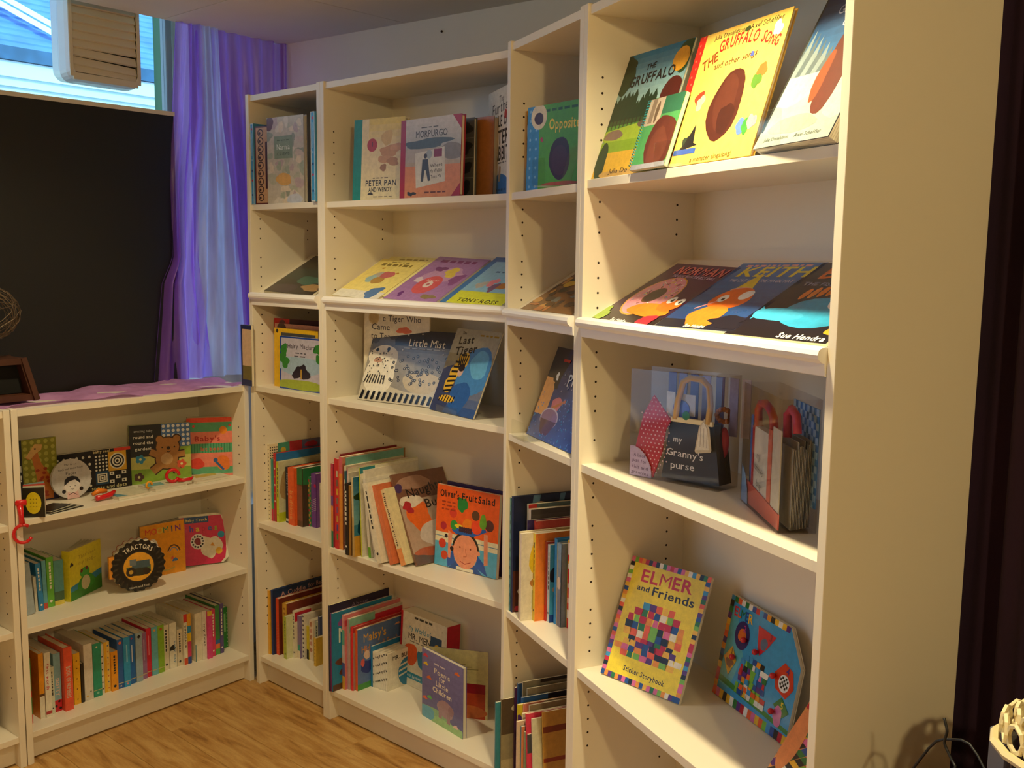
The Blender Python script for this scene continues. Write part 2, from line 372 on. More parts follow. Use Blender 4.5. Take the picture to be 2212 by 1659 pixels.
# ---------------------------------------------------------------- books
def lean_mw(unit, u, d, z, yaw_=0, lean=0, T=0, roll_=0):
    return U[unit] @ Matrix.Translation((u, d, z+T*math.sin(R(lean)) if lean > 0 else z)) @ Matrix.Rotation(R(yaw_), 4, 'Z') @ Matrix.Rotation(-R(lean), 4, 'X') @ Matrix.Rotation(R(roll_), 4, 'Y')
def slant_mw(unit, u, s, T, skew=0):
    """lying on the slanted display shelf: s = distance up the slope"""
    a = R(30); p = Vector((u, .012+s*math.cos(a), 1.3665+s*math.sin(a)))+Vector((0, -math.sin(a), math.cos(a)))*(T+.0005)
    return U[unit] @ Matrix.Translation(p) @ Matrix.Rotation(-R(60), 4, 'X') @ Matrix.Rotation(R(skew), 4, 'Y')
def book(name, label, mw, W, H, T, cover, spine=None, art=None, sart=None, style='paper', group=None, gloss=False, back=None, cat='book', pages='paper'):
    root = empty(name, mw, label, cat, group); cc = lin(cover); scol = lin(spine) if spine else cc; bc = lin(back) if back else cc
    t = .0022 if style == 'hard' else (.0018 if style == 'board' else .0006); t = min(t, T/5)
    mb = MB()
    if style == 'hard':
        mb.box(0, 0, 0, W, t, H, cc); mb.box(0, T-t, 0, W, T, H, bc)
        n = 5; pts = [(-.0025*math.sin(math.pi*i/n), T*i/n) for i in range(n+1)]
        mb.prism([(x, y) for x, y in pts]+[(t, T-t), (t, t)], 0, H, 'z', scol)
    else:
        mb.box(0, 0, 0, W, t, H, cc); mb.box(0, T-t, 0, W, T, H, bc); mb.box(0, t, 0, t, T-t, H, scol)
    pm = M['print_gloss'] if gloss else M['print']
    mb.build('cover', pm, root, colors=True)
    i = {'hard': .004, 'paper': .0004, 'board': .0003}[style]; mb = MB()
    nb = max(1, min(8, int(T/.004))) if style == 'board' else 1
    y0, y1 = t+.0001, T-t-.0001
    for k in range(nb):
        a = y0+(y1-y0)*k/nb; b = y0+(y1-y0)*(k+1)/nb-(.0004 if nb > 1 else 0)
        mb.box(t+.0002, a, i, W-i, b, H-i)
    mb.build('pages', M['cardedge' if style == 'board' else pages], root)
    if art:
        a = Art(W, H); art(a); a.mb.build('front_print', pm, root, colors=True)
    if sart or T > .006:
        a = Art(T, H)
        if sart: sart(a)
        else:
            rnd = random.Random(int(W*1e4+H*1e5+T*1e6)); L = sum(scol)/3; ink = '#f6f0e0' if L < .35 else '#2c2a30'
            if T > .011:
                a.dashes_v = None; y = .9
                while y > .42: h = rnd.uniform(.03, .07); a.rect(.36, y-h, .64, y, ink); y -= h+.02
                a.ell(.5, .12, .22, ink, n=8)
        if a.mb.f: a.mb.build('spine_print', pm, root, Matrix(((0, 1, 0, -.0028 if style == 'hard' else -.0002), (-1, 0, 0, T), (0, 0, 1, 0), (0, 0, 0, 1))), colors=True)
    return root
def row_mw(unit, z, u, d, T, lean=0, yaw_=0):
    return U[unit] @ Matrix.Translation((u+T, d, z)) @ Matrix.Rotation(R(90+yaw_), 4, 'Z') @ Matrix.Rotation(-R(lean), 4, 'X')

# ================================================================ THE ROOM
CZ = 2.285
def plain(name, m, boxes, mw=None, **k):
    mb = MB()
    for b in boxes: mb.box(*b)
    return struct(mb.build(name, m, mw=mw, **k))
# floor with planks
fl = plain('floor', M['dark'], [(-1.3, -4.2, -.05, 4.6, 1.0, -.006)])
mb = MB(); mb.box(-.6, -.0745, -.006, .6, .0745, 0, bv=.0012); pm = mb.data('floor_plank', M['floor'])
k = 0
for j in range(-28, 7):
    off = (j*37 % 10)/10*1.2
    for i in range(-2, 5):
        x = i*1.2+off; y = j*.15-.02
        if not (-1.3 < x < 4.6): continue
        o = bpy.data.objects.new('floor_plank', pm); COL.objects.link(o); o.parent = fl; o.location = (x, y, 0)
# ceiling boards over the room, the bay is higher
ce = plain('ceiling', M['dark'], [(-.31, -4.2, CZ+.02, 4.6, 1.0, CZ+.05)])
for (x0, x1, ys) in ((-.315, .285, 0), (.285, 1.485, 1), (1.485, 2.685, 0), (2.685, 3.885, 1), (3.885, 4.6, 0)):
    y1 = .95
    for y0 in ((-.11, -1.31, -2.51, -4.2) if not ys else (.12-.6, .12-1.8, .12-3.0, -4.2)):
        mb = MB(); 
        if x0 < 0:
            # the board edge follows the slightly skewed shop front
            def ex(y): return -.278+(-.052)*(y+.79)
            mb.prism([(ex(y0), y0+.0015), (x1-.0015, y0+.0015), (x1-.0015, y1-.0015), (ex(y1), y1-.0015)], CZ, CZ+.02, 'z')
        else: mb.box(x0+.0015, y0+.0015, CZ, x1-.0015, y1-.0015, CZ+.02)
        mb.build('ceiling_panel', M['ceil'], ce); y1 = y0
# walls
def wallseg(name, m, p, q, z0, z1, th=.1, flip=1):
    p = Vector((*p, 0)); q = Vector((*q, 0)); e = (q-p).normalized(); n = Vector((-e.y, e.x, 0))*flip*th
    mb = MB(); mb.prism([tuple(x[:2]) for x in ((p, q, q+n, p+n) if flip > 0 else (p, p+n, q+n, q))], z0, z1, 'z'); return struct(mb.build(name, m))
wallseg('wall_back', M['wall'], (-.34, .393), (4.3, .80), 0, 2.4)
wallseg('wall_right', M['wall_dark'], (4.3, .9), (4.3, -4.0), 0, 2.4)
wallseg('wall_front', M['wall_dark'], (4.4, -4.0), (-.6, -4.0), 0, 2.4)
E_ = U['E']
# shop front in the frame of the low bookcases: u along, d outwards
plain('wall_left', M['wall'], [(.93, .50, 0, 1.25, .62, 2.7)], E_)
plain('wall_bay_end', M['wall'], [(1.19, .30, 0, 1.25, .62, 2.7)], E_)
plain('wall_bay_sill', M['wall'], [(-3.3, .29, 0, 1.2, .62, .55)], E_)
plain('ceiling_bay', M['ceil'], [(-3.3, .285, 2.62, 1.25, .75, 2.68), (-3.3, .285, 2.31, 1.21, .30, 2.62)], E_)
plain('wall_bay_near', M['wall'], [(-3.4, .0, 0, -3.3, .75, 2.7)], E_)
# window: frame, mullions, panes
wn = plain('window_1', M['frame'], [(-3.3, .585, .55, 1.19, .635, .60), (-3.3, .585, 2.58, 1.19, .635, 2.62), (1.15, .585, .60, 1.19, .635, 2.58), (-3.3, .585, .60, -3.26, .635, 2.58)], E_)
for u0, u1 in ((.892, .918), (-.62, -.59), (-2.0, -1.97)):
    mb = MB(); mb.box(u0, .590, .60, u1, .630, 2.58, bv=.003); mb.build('window_mullion', M['frame'], wn)
for u0, u1 in ((-3.26, -2.0), (-1.97, -.62), (-.59, .892), (.918, 1.15)):
    mb = MB(); mb.box(u0, .607, .60, u1, .611, 2.58); mb.build('window_pane', M['glass'], wn)
mb = MB(); mb.box(.944, .70, 0, 1.0, .76, 3.2); tag(mb.build('sign_post', M['green'], mw=E_), 'narrow dark green painted post outside the shop window, beside the purple curtain', 'post')
# daylight comes through the glass: portals mark the openings for the sky
for (u, z, su, sz) in ((-1.05, 1.59, 4.4, 2.0),):
    l = bpy.data.lights.new('window_portal', 'AREA'); l.shape = 'RECTANGLE'; l.size = su; l.size_y = sz; l.cycles.is_portal = True
    o = bpy.data.objects.new('window_portal', l); COL.objects.link(o)
    o.matrix_world = E_ @ Matrix.Translation((u, .66, z)) @ Vector((0, -1, 0)).to_track_quat('-Z', 'Z').to_matrix().to_4x4()
# street and the house opposite
gr = plain('street_ground', M['asphalt'], [(-6, .8, -.3, 14, 30, -.2)], E_)
hs = empty('house', E_ @ Matrix.Translation((0, 8, -.2)), 'white rendered house with a blue-grey slate roof across the street, seen through the window', 'house')
mb = MB(); mb.box(-6, 0, 0, 14, 6, 3.36); mb.build('house_wall', M['render'], hs)
for z0, z1, dd in ((3.50, 3.66, .10), (3.41, 3.50, .06)):
    mb = MB(); mb.box(-6, -dd, z0, 14, 0, z1); mb.build('fascia_board', M['fascia'], hs)
mb = MB(); mb.box(-6, -.14, 3.665, 14, .02, 3.80); mb.build('gutter', M['slate_dark'], hs)
mb = MB(); mb.box(-6, -.02, 3.36, 14, 0, 3.41); mb.build('wall_head', M['fascia'], hs)
for u in (2.9, 4.75):
    mb = MB(); mb.box(u, -.03, 2.9 if u > 3 else 3.2, u+.1 if u > 3 else u+.95, -.001, 3.36 if u > 3 else 3.30); mb.build('wall_pipe' if u > 3 else 'sign_board', M['fascia' if u > 3 else 'slate_dark'], hs)
a = R(38)
crs = MB(); n = 0
for k in range(26):
    s0 = k*.14; s1 = s0+.15; y0, z0 = s0*math.cos(a), 3.80+s0*math.sin(a); y1, z1 = s1*math.cos(a), 3.80+s1*math.sin(a)
    crs.face([(-6, y0, z0+.022), (14, y0, z0+.022), (14, y1, z1+.004), (-6, y1, z1+.004)]); crs.face([(-6, y0, z0), (14, y0, z0), (14, y0, z0+.022), (-6, y0, z0+.022)])
o = crs.build('slate_courses', M['slate'], hs); o['kind'] = 'stuff'
for side in (0, 1):   # gabled dormer valley, pale lead strips
    mb = MB(); w_ = .09
    p0 = (4.42+side*.18, .10, 3.95+side*.02); p1 = (3.45+side*.18, .75, 4.55+side*.02)
    mb.face([(p0[0], p0[1]-.03, p0[2]), (p0[0]+.12, p0[1]-.03, p0[2]+.02), (p1[0]+.12, p1[1]-.08, p1[2]+.02), (p1[0], p1[1]-.08, p1[2])]); mb.build('valley_flashing', M['fascia'], hs)

# ================================================================ BOOKCASES
T = .018
def bookcase(unit, W, H, D, shelves, label, slant=False, holes=(True, True), skip=()):
    root = empty('bookcase', U[unit], label, 'bookcase')
    for k, x in enumerate((0, W-T)):
        mb = MB(); mb.box(x, 0, 0, x+T, D, H, bv=.0008); mb.build('side_panel', M['melamine'], root)
    mb = MB(); mb.box(T, .006, H-T-.0035, W-T, D-.005, H-.0035); mb.build('top_panel', M['melamine'], root)
    for z in shelves:
        mb = MB(); mb.box(T, .006, z-T, W-T, D-.005, z, bv=.0006); mb.build('shelf', M['melamine'], root)
    mb = MB(); mb.box(T, .035, .004, W-T, .049, shelves[-1]-T); mb.build('plinth', M['melamine'], root)
    mb = MB(); mb.box(T*.5, D-.005, .04, W-T*.5, D, H-.004); mb.build('back_panel', M['melamine'], root)
    mb = MB()
    z = shelves[-1]+.11; n = 0
    while z < H-.1:
        n += 1
        if n % 6 and all(abs(z-s) > .028 and abs(z-(s-T)) > .02 for s in shelves):
            for d in (.037, D-.05):
                for x, sg in ((T+.0002, 1), (W-T-.0002, -1)):
                    r = .0027; pts = [(x, d+r*math.cos(2*math.pi*i/8)*1, z+r*math.sin(2*math.pi*i/8)) for i in range(8)]
                    mb.face(pts if sg > 0 else pts[::-1])
        z += .032
    o = mb.build('peg_holes', M['hole'], root); o['kind'] = 'stuff'
    if slant:
        a_ = R(30); L = .265
        mb = MB(); p0 = Vector((.012, 1.3665)); e = Vector((math.cos(a_), math.sin(a_))); nn = Vector((-math.sin(a_), math.cos(a_)))
        q = [p0-nn*T, p0+e*L-nn*T, p0+e*L, p0]
        mb.prism([tuple(x) for x in q], T, W-T, 'x'); mb.build('display_shelf', M['melamine'], root)
        pr = [(.006, 1.331), (-.002, 1.333), (-.004, 1.351), (-.010, 1.353), (-.0155, 1.358), (-.017, 1.364), (-.0145, 1.371), (-.009, 1.3745), (.002, 1.3755), (.010, 1.3735), (.014, 1.3665), (.016, 1.350)]
        mb = MB(); mb.prism(pr, T+.0005, W-T-.0005, 'x'); mb.build('front_lip', M['lip'], root)
    return root
ZA, ZB, ZC, ZD = [1.664, 1.058, .582, .100], [1.662, 1.056, .576, .100], [1.658, 1.057, .590, .100], [1.663, 1.055, .588, .100]
bookcase('A', .4, 2.02, .28, ZA, 'tall narrow white bookcase in the corner beside the purple curtain', True)
bookcase('B', .8, 2.02, .28, ZB, 'tall wide white bookcase between the two narrow ones, second from the curtain', True)
bookcase('C', .4, 2.02, .28, ZC, 'tall narrow white bookcase between the two wide ones, third from the curtain', True)
bookcase('D', .8, 2.02, .28, ZD, 'tall wide white bookcase nearest the viewer, its right side bare', True)
bookcase('E', .8, 1.0575, .28, [.7345, .4125, .0945], 'low white bookcase under the black board in the corner')
bookcase('F', .8, 1.0575, .28, [.727, .412, .094], 'low white bookcase cut off at the left edge of the picture')

# ================================================================ WINDOW CORNER
bd = empty('display_board', E_, 'large black glossy board standing behind the low bookcases, covering the lower window', 'board')
def bq(u): return .285+(.717-u)*.045   # the board stands a little askew
mb = MB(); mb.prism([(-1.2, bq(-1.2)), (.722, bq(.722)), (.722, bq(.722)+.02), (-1.2, bq(-1.2)+.02)], .60, 1.967, 'z'); mb.build('panel', M['black_board'], bd)
mb = MB(); mb.prism([(-1.2, bq(-1.2)-.004), (.724, bq(.724)-.004), (.724, bq(.724)+.03), (-1.2, bq(-1.2)+.03)], 1.967, 1.981, 'z'); mb.build('top_rail', M['trim'], bd)
# curtains: edges given as (z, u_left, u_right)
def drape(name, m, rows, d0, amp, waves, ph, label, nz=40, nu=60):
    def at(z):
        for (za, la, ra), (zb, lb, rb) in zip(rows, rows[1:]):
            if z <= za and z >= zb: t = (za-z)/(za-zb); t = t; return la+(lb-la)*t, ra+(rb-ra)*t
        return rows[-1][1:]
    z1, z0 = rows[0][0], rows[-1][0]
    def fn(s, t):
        z = z1+(z0-z1)*t; l, r_ = at(z); u = l+(r_-l)*s
        return (u, d0+amp*math.sin(s*waves*6.283+ph+.6*math.sin(t*3))*(.6+.6*t)+.006*math.sin(s*31+t*7), z)
    mb = MB(); mb.grid(fn, nu, nz)
    return tag(mb.build(name, m, mw=E_, smooth=True), label, 'curtain')
drape('sheer_curtain', M['sheer_purple'], [(2.284, .737, .835), (1.97, .716, .835), (1.73, .700, .80), (1.48, .697, .79), (1.40, .655, .80), (1.06, .615, .845)], .275, .014, 3.5, 0, 'sheer violet curtain panel next to the black board, narrowest of the three')
drape('sheer_curtain', M['sheer_blue'], [(2.284, .800, .895), (1.98, .815, .905), (1.74, .795, .945), (1.35, .775, .975), (1.06, .740, .99)], .262, .012, 3, 1.3, 'sheer pale lilac-blue curtain panel hanging between the two violet ones')
drape('sheer_curtain', M['sheer_purple'], [(2.284, .880, 1.205), (2.07, .895, 1.205), (1.75, .935, 1.19), (1.3, .97, 1.17), (1.06, .985, 1.15)], .280, .016, 6, .5, 'wide sheer violet curtain panel reaching into the room corner by the tall bookcase')
# cloth on top of the low bookcases
def cloth(s, t):
    u = -.6+1.40*s; edge = .012+.035*(math.sin(u*11)*.5+.5)*(math.sin(u*4.3+1)*.5+.5)+.09*max(0, (u-.70))**1*2.0
    d = edge+(.270-edge)*t
    return (u, d, 1.0592+.004*math.sin(u*23+t*5)+.004*math.sin(u*9-t*9)+.003*math.sin(t*12+u*40))
mb = MB(); mb.grid(cloth, 150, 14); tag(mb.build('draped_cloth', M['sheer_pink'], mw=E_, smooth=True), 'crumpled pink-purple sheer cloth spread over the top of the low bookcases', 'cloth')

# heater
ht = empty('wall_heater', E_ @ Matrix.Translation((.40, .36, 2.055)) @ Matrix.Rotation(R(0), 4, 'Z'), 'white louvred heater unit hanging at the ceiling in front of the bright window', 'heater')
def rr(w, h, r, n=5):
    pts = []
    for cx, cz, a0 in ((w-r, r, -90), (w-r, h-r, 0), (r, h-r, 90), (r, r, 180)):
        for i in range(n+1): a_ = R(a0+90*i/n); pts.append((cx+r*math.cos(a_), cz+r*math.sin(a_)))
    return pts
HW, HH = .25, .50
mb = MB()
base = rr(HW, HH, .035); secs = []
for y, g in ((.0, .0), (.018, -.004), (.055, -.006), (.12, .004), (.128, .014)):
    secs.append([(x+(g if x < HW/2 else -g), y, z+(g if z < .1 else -g)) for x, z in base])
v = [p for s_ in secs for p in s_]; n = len(base)
f = [(j*n+i, (j+1)*n+i, (j+1)*n+(i+1) % n, j*n+(i+1) % n) for j in range(len(secs)-1) for i in range(n)]+[tuple((len(secs)-1)*n+i for i in range(n))[::-1]]
mb.mesh(v, f)
o1 = rr(HW, HH, .035); o2 = [(.012+x*(HW-.024)/HW, .012+z*(HH-.024)/HH) for x, z in o1]
mb.mesh([(x, 0, z) for x, z in o1]+[(x, 0, z) for x, z in o2], [(i, (i+1) % n, n+(i+1) % n, n+i) for i in range(n)])
mb.build('casing', M['heater'], ht)
mb = MB(); mb.prism(rr(HW+.010, HH+.008, .038), .056, .062, 'y'); o = mb.build('seam', M['hole'], ht); o.location = (-.005, 0, -.004)
mb = MB(); mb.box(.014, .012, .014, HW-.014, .03, HH-.014); mb.build('grille_recess', M['dark'], ht)
for i in range(18):
    z = .026+i*.0262; zl = zr = z
    if i == 2: zr = z-.006
    if i == 1: zr = z-.012; zl = z-.002
    if i == 0: zr = z-.004
    mb = MB(); x0, x1 = .014, HW-.014; h = .0245
    mb.mesh([(x0, .001, zl), (x1, .001, zr), (x1, .010, zr+h), (x0, .010, zl+h), (x0, .009, zl-.003), (x1, .009, zr-.003), (x1, .018, zr+h-.003), (x0, .018, zl+h-.003)], [(0, 1, 2, 3), (4, 7, 6, 5), (0, 4, 5, 1), (3, 2, 6, 7), (0, 3, 7, 4), (1, 5, 6, 2)])
    mb.build('louvre_slat', M['louvre'], ht)
for x0, x1, z0, z1 in ((0.0, .014, .01, HH-.01), (HW-.014, HW, .01, HH-.01), (.01, HW-.01, .0, .022)):
    mb = MB(); mb.box(x0+.001, -.002, z0, x1-.001, .004, z1, bv=.001); mb.build('grille_frame', M['louvre'], ht)
mb = MB(); mb.ball((.16, .045, -.001), .005); mb.build('screw', M['hole'], ht)

# sculpture with a wire head on a wooden box
sp = empty('wire_sculpture', E_ @ Matrix.Translation((-.008, .15, 1.066)), 'openwork wire globe on a dark wooden box base, at the left edge on the cloth', 'sculpture')
def lant(w0, w1, h, d0, d1):
    mb = MB(); fr = .018
    bt = [(-w0, -d0, 0), (w0, -d0, 0), (w0, d0, 0), (-w0, d0, 0)]; tp = [(-w1, -d1, h), (w1, -d1, h), (w1, d1, h), (-w1, d1, h)]
    mb.box(-w0, -d0, 0, w0, d0, fr); mb.box(-w1-.004, -d1-.004, h-fr, w1+.004, d1+.004, h)
    for i in range(4): mb.tube([bt[i], tp[i]], .011, 4)
    mb.mesh([(w0, -d0, .0), (w0, d0, .0), (w1, d1, h), (w1, -d1, h), (w0-.012, -d0, 0), (w0-.012, d0, 0), (w1-.012, d1, h), (w1-.012, -d1, h)], [(0, 1, 2, 3), (7, 6, 5, 4), (0, 3, 7, 4), (1, 5, 6, 2)])
    return mb
lant(.125, .095, .125, .06, .05).build('wooden_box', M['wood'], sp)
mb = MB(); mb.box(-.10, -.02, .02, .10, .05, .105); mb.build('box_inside', M['dark'], sp)
mb = MB(); mb.tube([(0, 0, .12), (.01, 0, .18), (0, 0, .19)], .014, 6); mb.build('stem', M['wood'], sp)
mb = MB(); rnd = random.Random(3); rings = []
for k in range(26):
    ax = Vector((rnd.uniform(-1, 1), rnd.uniform(-1, 1), rnd.uniform(-1, 1))).normalized(); p = ax.orthogonal().normalized(); q = ax.cross(p); o_ = ax*rnd.uniform(-.5, .5); rr_ = math.sqrt(1-o_.length**2)
    mb.tube([((o_+(p*math.cos(t*.4488)+q*math.sin(t*.4488))*rr_)[0]*.112, (o_+(p*math.cos(t*.4488)+q*math.sin(t*.4488))*rr_)[1]*.09, .256+(o_+(p*math.cos(t*.4488)+q*math.sin(t*.4488))*rr_)[2]*.086) for t in range(14)], .0011, 4, close=True)
mb.build('wire_globe', M['wire'], sp)

# ================================================================ right edge of the picture
def vel(s, t):
    u = .70+1.5*s; z = CZ*(1-t)
    return (u, .315+.016*math.sin(u*55+.8*math.sin(z*1.1))+.008*math.sin(u*131), z)
mb = MB(); mb.grid(vel, 220, 8); tag(mb.build('velvet_curtain', M['purple_dark'], mw=U['D'], smooth=True), 'very dark purple full-height curtain hanging behind the right end of the bookcases', 'curtain')
D_ = U['D']
st = empty('side_table', D_ @ Matrix.Translation((.90, -.02, 0)), 'small low table under a dark purple cloth at the lower right corner', 'table')
mb = MB(); mb.box(.02, .0, .70, .62, .26, .72); mb.build('tabletop', M['wood'], st)
for x in (.04, .57):
    for y in (.02, .22): mb = MB(); mb.box(x, y, 0, x+.03, y+.03, .70); mb.build('leg', M['wood'], st)
mb = MB(); mb.grid(lambda s, t: (.0+.64*s, -.014+.006*math.sin(s*40) if t < .5 else -.014+(t-.5)*2*.29, (.724 if t >= .5 else .40+t*2*.324)), 60, 12)
purp = mat('purple_satin', '#33124a', .5, vary=.3, vscale=12); mb.build('table_cloth', purp, st)
bk = empty('beaded_bust', D_ @ Matrix.Translation((1.125, .12, .728)), 'dark brown dome draped with a scalloped cream bead trim, beside the dark curtain', 'ornament')
mb = MB(); mb.ball((0, 0, .0), .10, 16, 10, sq=(1.0, .8, 2.1)); mb.v = [(x, y, max(0, z)) for x, y, z in mb.v]; mb.build('dome', M['brown'], bk, smooth=True)
for j in range(16):
    a_ = 2*math.pi*j/16; cx, cy = .086*math.cos(a_), .07*math.sin(a_)
    mb = MB()
    for rad, zz in ((.017, .150), (.012, .165)):
        mb.tube([(cx*(1 if rad > .015 else .82)+rad*math.cos(t*.785)*-math.sin(a_), cy*(1 if rad > .015 else .82)+rad*math.cos(t*.785)*math.cos(a_), zz+.035+rad*math.sin(t*.785)) for t in range(8)], .0035, 5, close=True)
    mb.build('bead_loop', M['cream'], bk)
mb = MB(); mb.tube([(.098*math.cos(t*.3927), .08*math.sin(t*.3927), .165) for t in range(16)], .006, 6, close=True); mb.build('bead_band', M['cream'], bk)
pkt = empty('string_tied_card', D_ @ Matrix.Translation((1.015, .10, .7245)), 'grey-white card packet tied with thin black string, in front of the dark dome', 'packet')
mb = MB(); mb.box(0, 0, 0, .030, .02, .165, bv=.003); mb.build('card', M['white_card'], pkt)
for i in range(4): mb = MB(); mb.tube([(-.001, -.001, .01+i*.014), (.031, -.001, .016+i*.014)], .0009, 4); mb.build('string', M['cable'], pkt)
for k, (pts, lab) in enumerate((([(.93, .02, .728), (.95, .03, .80), (.985, .04, .868), (1.03, .05, .885), (1.10, .03, .84), (1.15, .0, .728)], 'thin black cable arching over the purple table cloth towards the dome'),
                  ([(1.0, .035, .905), (1.008, .034, .89), (1.003, .034, .872), (1.018, .034, .855), (1.03, .03, .85), (1.0, .02, .83), (.99, .02, .728)], 'short curled black cable looping in front of the card packet'))):
    mb = MB(); P = [Vector(p) for p in pts]; Q = []
    for i in range(len(P)-1):
        for t in range(4): Q.append(P[i].lerp(P[i+1], t/4))
    Q.append(P[-1]); Q = [Q[0]]+[(Q[i-1]+Q[i]*2+Q[i+1])/4 for i in range(1, len(Q)-1)]+[Q[-1]]
    mb.tube(Q, .0018, 6); tag(mb.build('cable', M['cable'], mw=D_, smooth=True), lab, 'cable')
mb = MB(); mb.ball((0, 0, 0), .028, 14, 10, sq=(1.2, 1, .85)); o = mb.build('plush_toy', M['orange'], mw=D_ @ Matrix.Translation((.052, .035, 2.0165+.024)), smooth=True)
tag(o, 'orange-brown plush toy foot on top of the nearest tall bookcase, at the picture top', 'toy')
mb = MB(); mb.ball((0, 0, 0), .004, 8, 6); o = mb.build('nail', M['hole'], mw=Matrix.Translation((.451, .459, 2.237))); tag(o, 'tiny dark nail in the wall just below the ceiling above the wide bookcase', 'nail')

# ================================================================ FACE-OUT BOOKS
def stand(unit, u, d, z, yaw_, label, w_=.055, h=.05, lean=18):
    r = empty('book_stand', U[unit] @ Matrix.Translation((u, d, z)) @ Matrix.Rotation(R(yaw_), 4, 'Z'), label, 'stand')
    t = .0018; l = R(lean)
    mb = MB(); mb.box(0, -.028, 0, w_, .055, t); mb.build('base_plate', M['clear'], r)
    mb = MB(); mb.prism(rr(w_, h, .006, 3), -.030, -.030+t, 'y'); o = mb.build('front_stop', M['clear'], r); o.matrix_basis = Matrix.Translation((0, 0, .001))
    mb = MB(); mb.prism([(.012+.030, t), (.012+.030+t, t), (.042+.15*math.sin(l)+t, .15*math.cos(l)), (.042+.15*math.sin(l), .15*math.cos(l))], .006, w_-.006, 'x'); mb.build('back_rest', M['clear'], r)
    return r
INK = '#20181a'
# --- nearest wide bookcase, top shelf
def art(a):
    grad(a, 0, .56, 1, 1, '#a8cfd2', '#2d7fa6'); a.rect(0, .30, 1, .58, '#5d9b3c'); a.rect(0, .42, 1, .56, '#36522a')
    rnd = random.Random(5)
    for i in range(16):
        x = i/16+.02; h = .66+rnd.uniform(-.05, .05)-.10*abs(x-.3); a.poly([(x-.05, .46), (x+.05, .46), (x+.035, h-.05), (x, h), (x-.035, h-.05)], '#1d3a22'); a.rect(x-.006, .38, x+.006, .47, '#332415')
    blob(a, .5, .34, .6, .07, '#a9c63a', 2); a.rect(0, .19, 1, .29, '#8fb52e'); a.rect(0, 0, 1, .20, '#e8b93c'); blob(a, .16, .34, .14, .045, '#8d7469', 3); blob(a, .60, .40, .09, .03, '#6f5c50', 8)
    blob(a, .08, .80, .12, .14, '#2f4420', 4); blob(a, .02, .92, .16, .08, '#26391c', 9); blob(a, .92, .88, .13, .12, '#2c4a24', 6); blob(a, .08, .13, .09, .15, '#1c3b22', 5); blob(a, .42, .02, .3, .03, '#c9a25a', 4)
    blob(a, .88, .60, .15, .13, '#5a1f18', 12, amp=.05); a.ell(.88, .86, .115, '#f0a92c')
    a.text('THE', .44, .865, .055, INK, 1, .05, sx=.8); a.text('GRUFFALO', .50, .775, .10, INK, 1, .04, fit=.68)
    a.text('Julia Do', .42, .045, .045, INK, 0, fit=.30)
book('picture_book', 'picture book with a forest and blue sky cover, leftmost on the nearest top shelf', lean_mw('D', .020, .014, 1.663, 4, 19, .005), .225, .272, .005, '#7fb0b0', art=art)
def art(a):
    a.rect(0, 0, 1, 1, '#4e9a5a'); a.rect(0, .62, .45, 1, '#b9a998'); a.rect(.1, .65, .22, 1, '#8a7868'); blob(a, .30, .80, .05, .15, '#6b5848', 2); a.rect(.45, .75, 1, 1, '#2f6b50')
    blob(a, .66, .34, .40, .40, '#5e2c20', 7, amp=.08); blob(a, .62, .28, .26, .28, '#6c3828', 9, amp=.12); a.rect(0, 0, 1, .07, '#9a9aa8')
sb = book('notebook', 'small spiral-bound notebook with a brown and green cover leaning on the forest picture book', lean_mw('D', .205, -.001, 1.664, -1, 18, .012), .125, .142, .009, '#4e9a5a', art=art)
mb = MB()
for i in range(24):
    z = .006+i*.0056; mb.tube([(-.003+.0065*math.cos(t*.785), .0045+.0075*math.sin(t*.785), z+.0008*t) for t in range(8)], .0009, 4, close=True)
mb.build('spiral_binding', M['teal_wire'], sb)
def art(a):
    a.rect(0, 0, 1, 1, '#f2c65e'); a.rect(0, 0, .085, 1, '#d8261c')
    for i in range(17): a.ell(.042+.012*(-1)**i, .03+i*.06, .010, '#f06a4a', n=7)
    a.text('Julia Donaldson', .36, .955, .032, INK, 0, fit=.34); a.text('Axel Scheffler', .76, .955, .036, INK, 0, fit=.34); blob(a, .565, .945, .03, .022, '#3a4a22', 3)
    a.text('THE', .215, .775, .075, '#8a3a14', 1, .36, fit=.17); a.text('GRUFFALO', .50, .845, .085, '#b8241a', 1, arc=1.2, fit=.42); a.text('SONG', .855, .82, .075, '#b8241a', 1, -.34, fit=.20); a.text('and other songs', .52, .735, .045, '#5a2014', 0, .05, fit=.46)
    blob(a, .56, .40, .17, .27, '#4a2016', 21, amp=.10); blob(a, .55, .42, .12, .2, '#54281c', 5, amp=.12); blob(a, .60, .30, .08, .12, '#3e1a12', 8, amp=.2)   # plain brown rounded patch
    for cx, cy, c, sd in ((.22, .50, '#9a3a22', 1), (.25, .46, '#b8b0a0', 2), (.86, .60, '#b4662c', 3), (.83, .53, '#4f7a2c', 4), (.80, .22, '#5a7ab8', 5), (.86, .22, '#3f8a3c', 6), (.91, .24, '#d88a9a', 7), (.22, .17, '#2a3a2c', 8), (.90, .88, '#e8e0d0', 9), (.70, .74, '#4a58a8', 10)):
        blob(a, cx, cy, .045 if sd != 10 else .02, .055 if sd != 10 else .018, c, sd, amp=.3)
    a.poly([(.20, .16), (.28, .30), (.31, .16), (.36, .14), (.14, .11)], '#1c1a1c'); a.rect(.095, .08, .36, .12, '#3a5ab0')
    a.text('a monster singalong!', .56, .035, .035, '#6a4a14', 0, .02, fit=.46)
book('picture_book', 'bright yellow picture book with a red spine strip leaning on the nearest top shelf', lean_mw('D', .305, .010, 1.663, 0, 17.5, .009), .262, .250, .009, '#f2c65e', spine='#d8261c', art=art, style='hard')
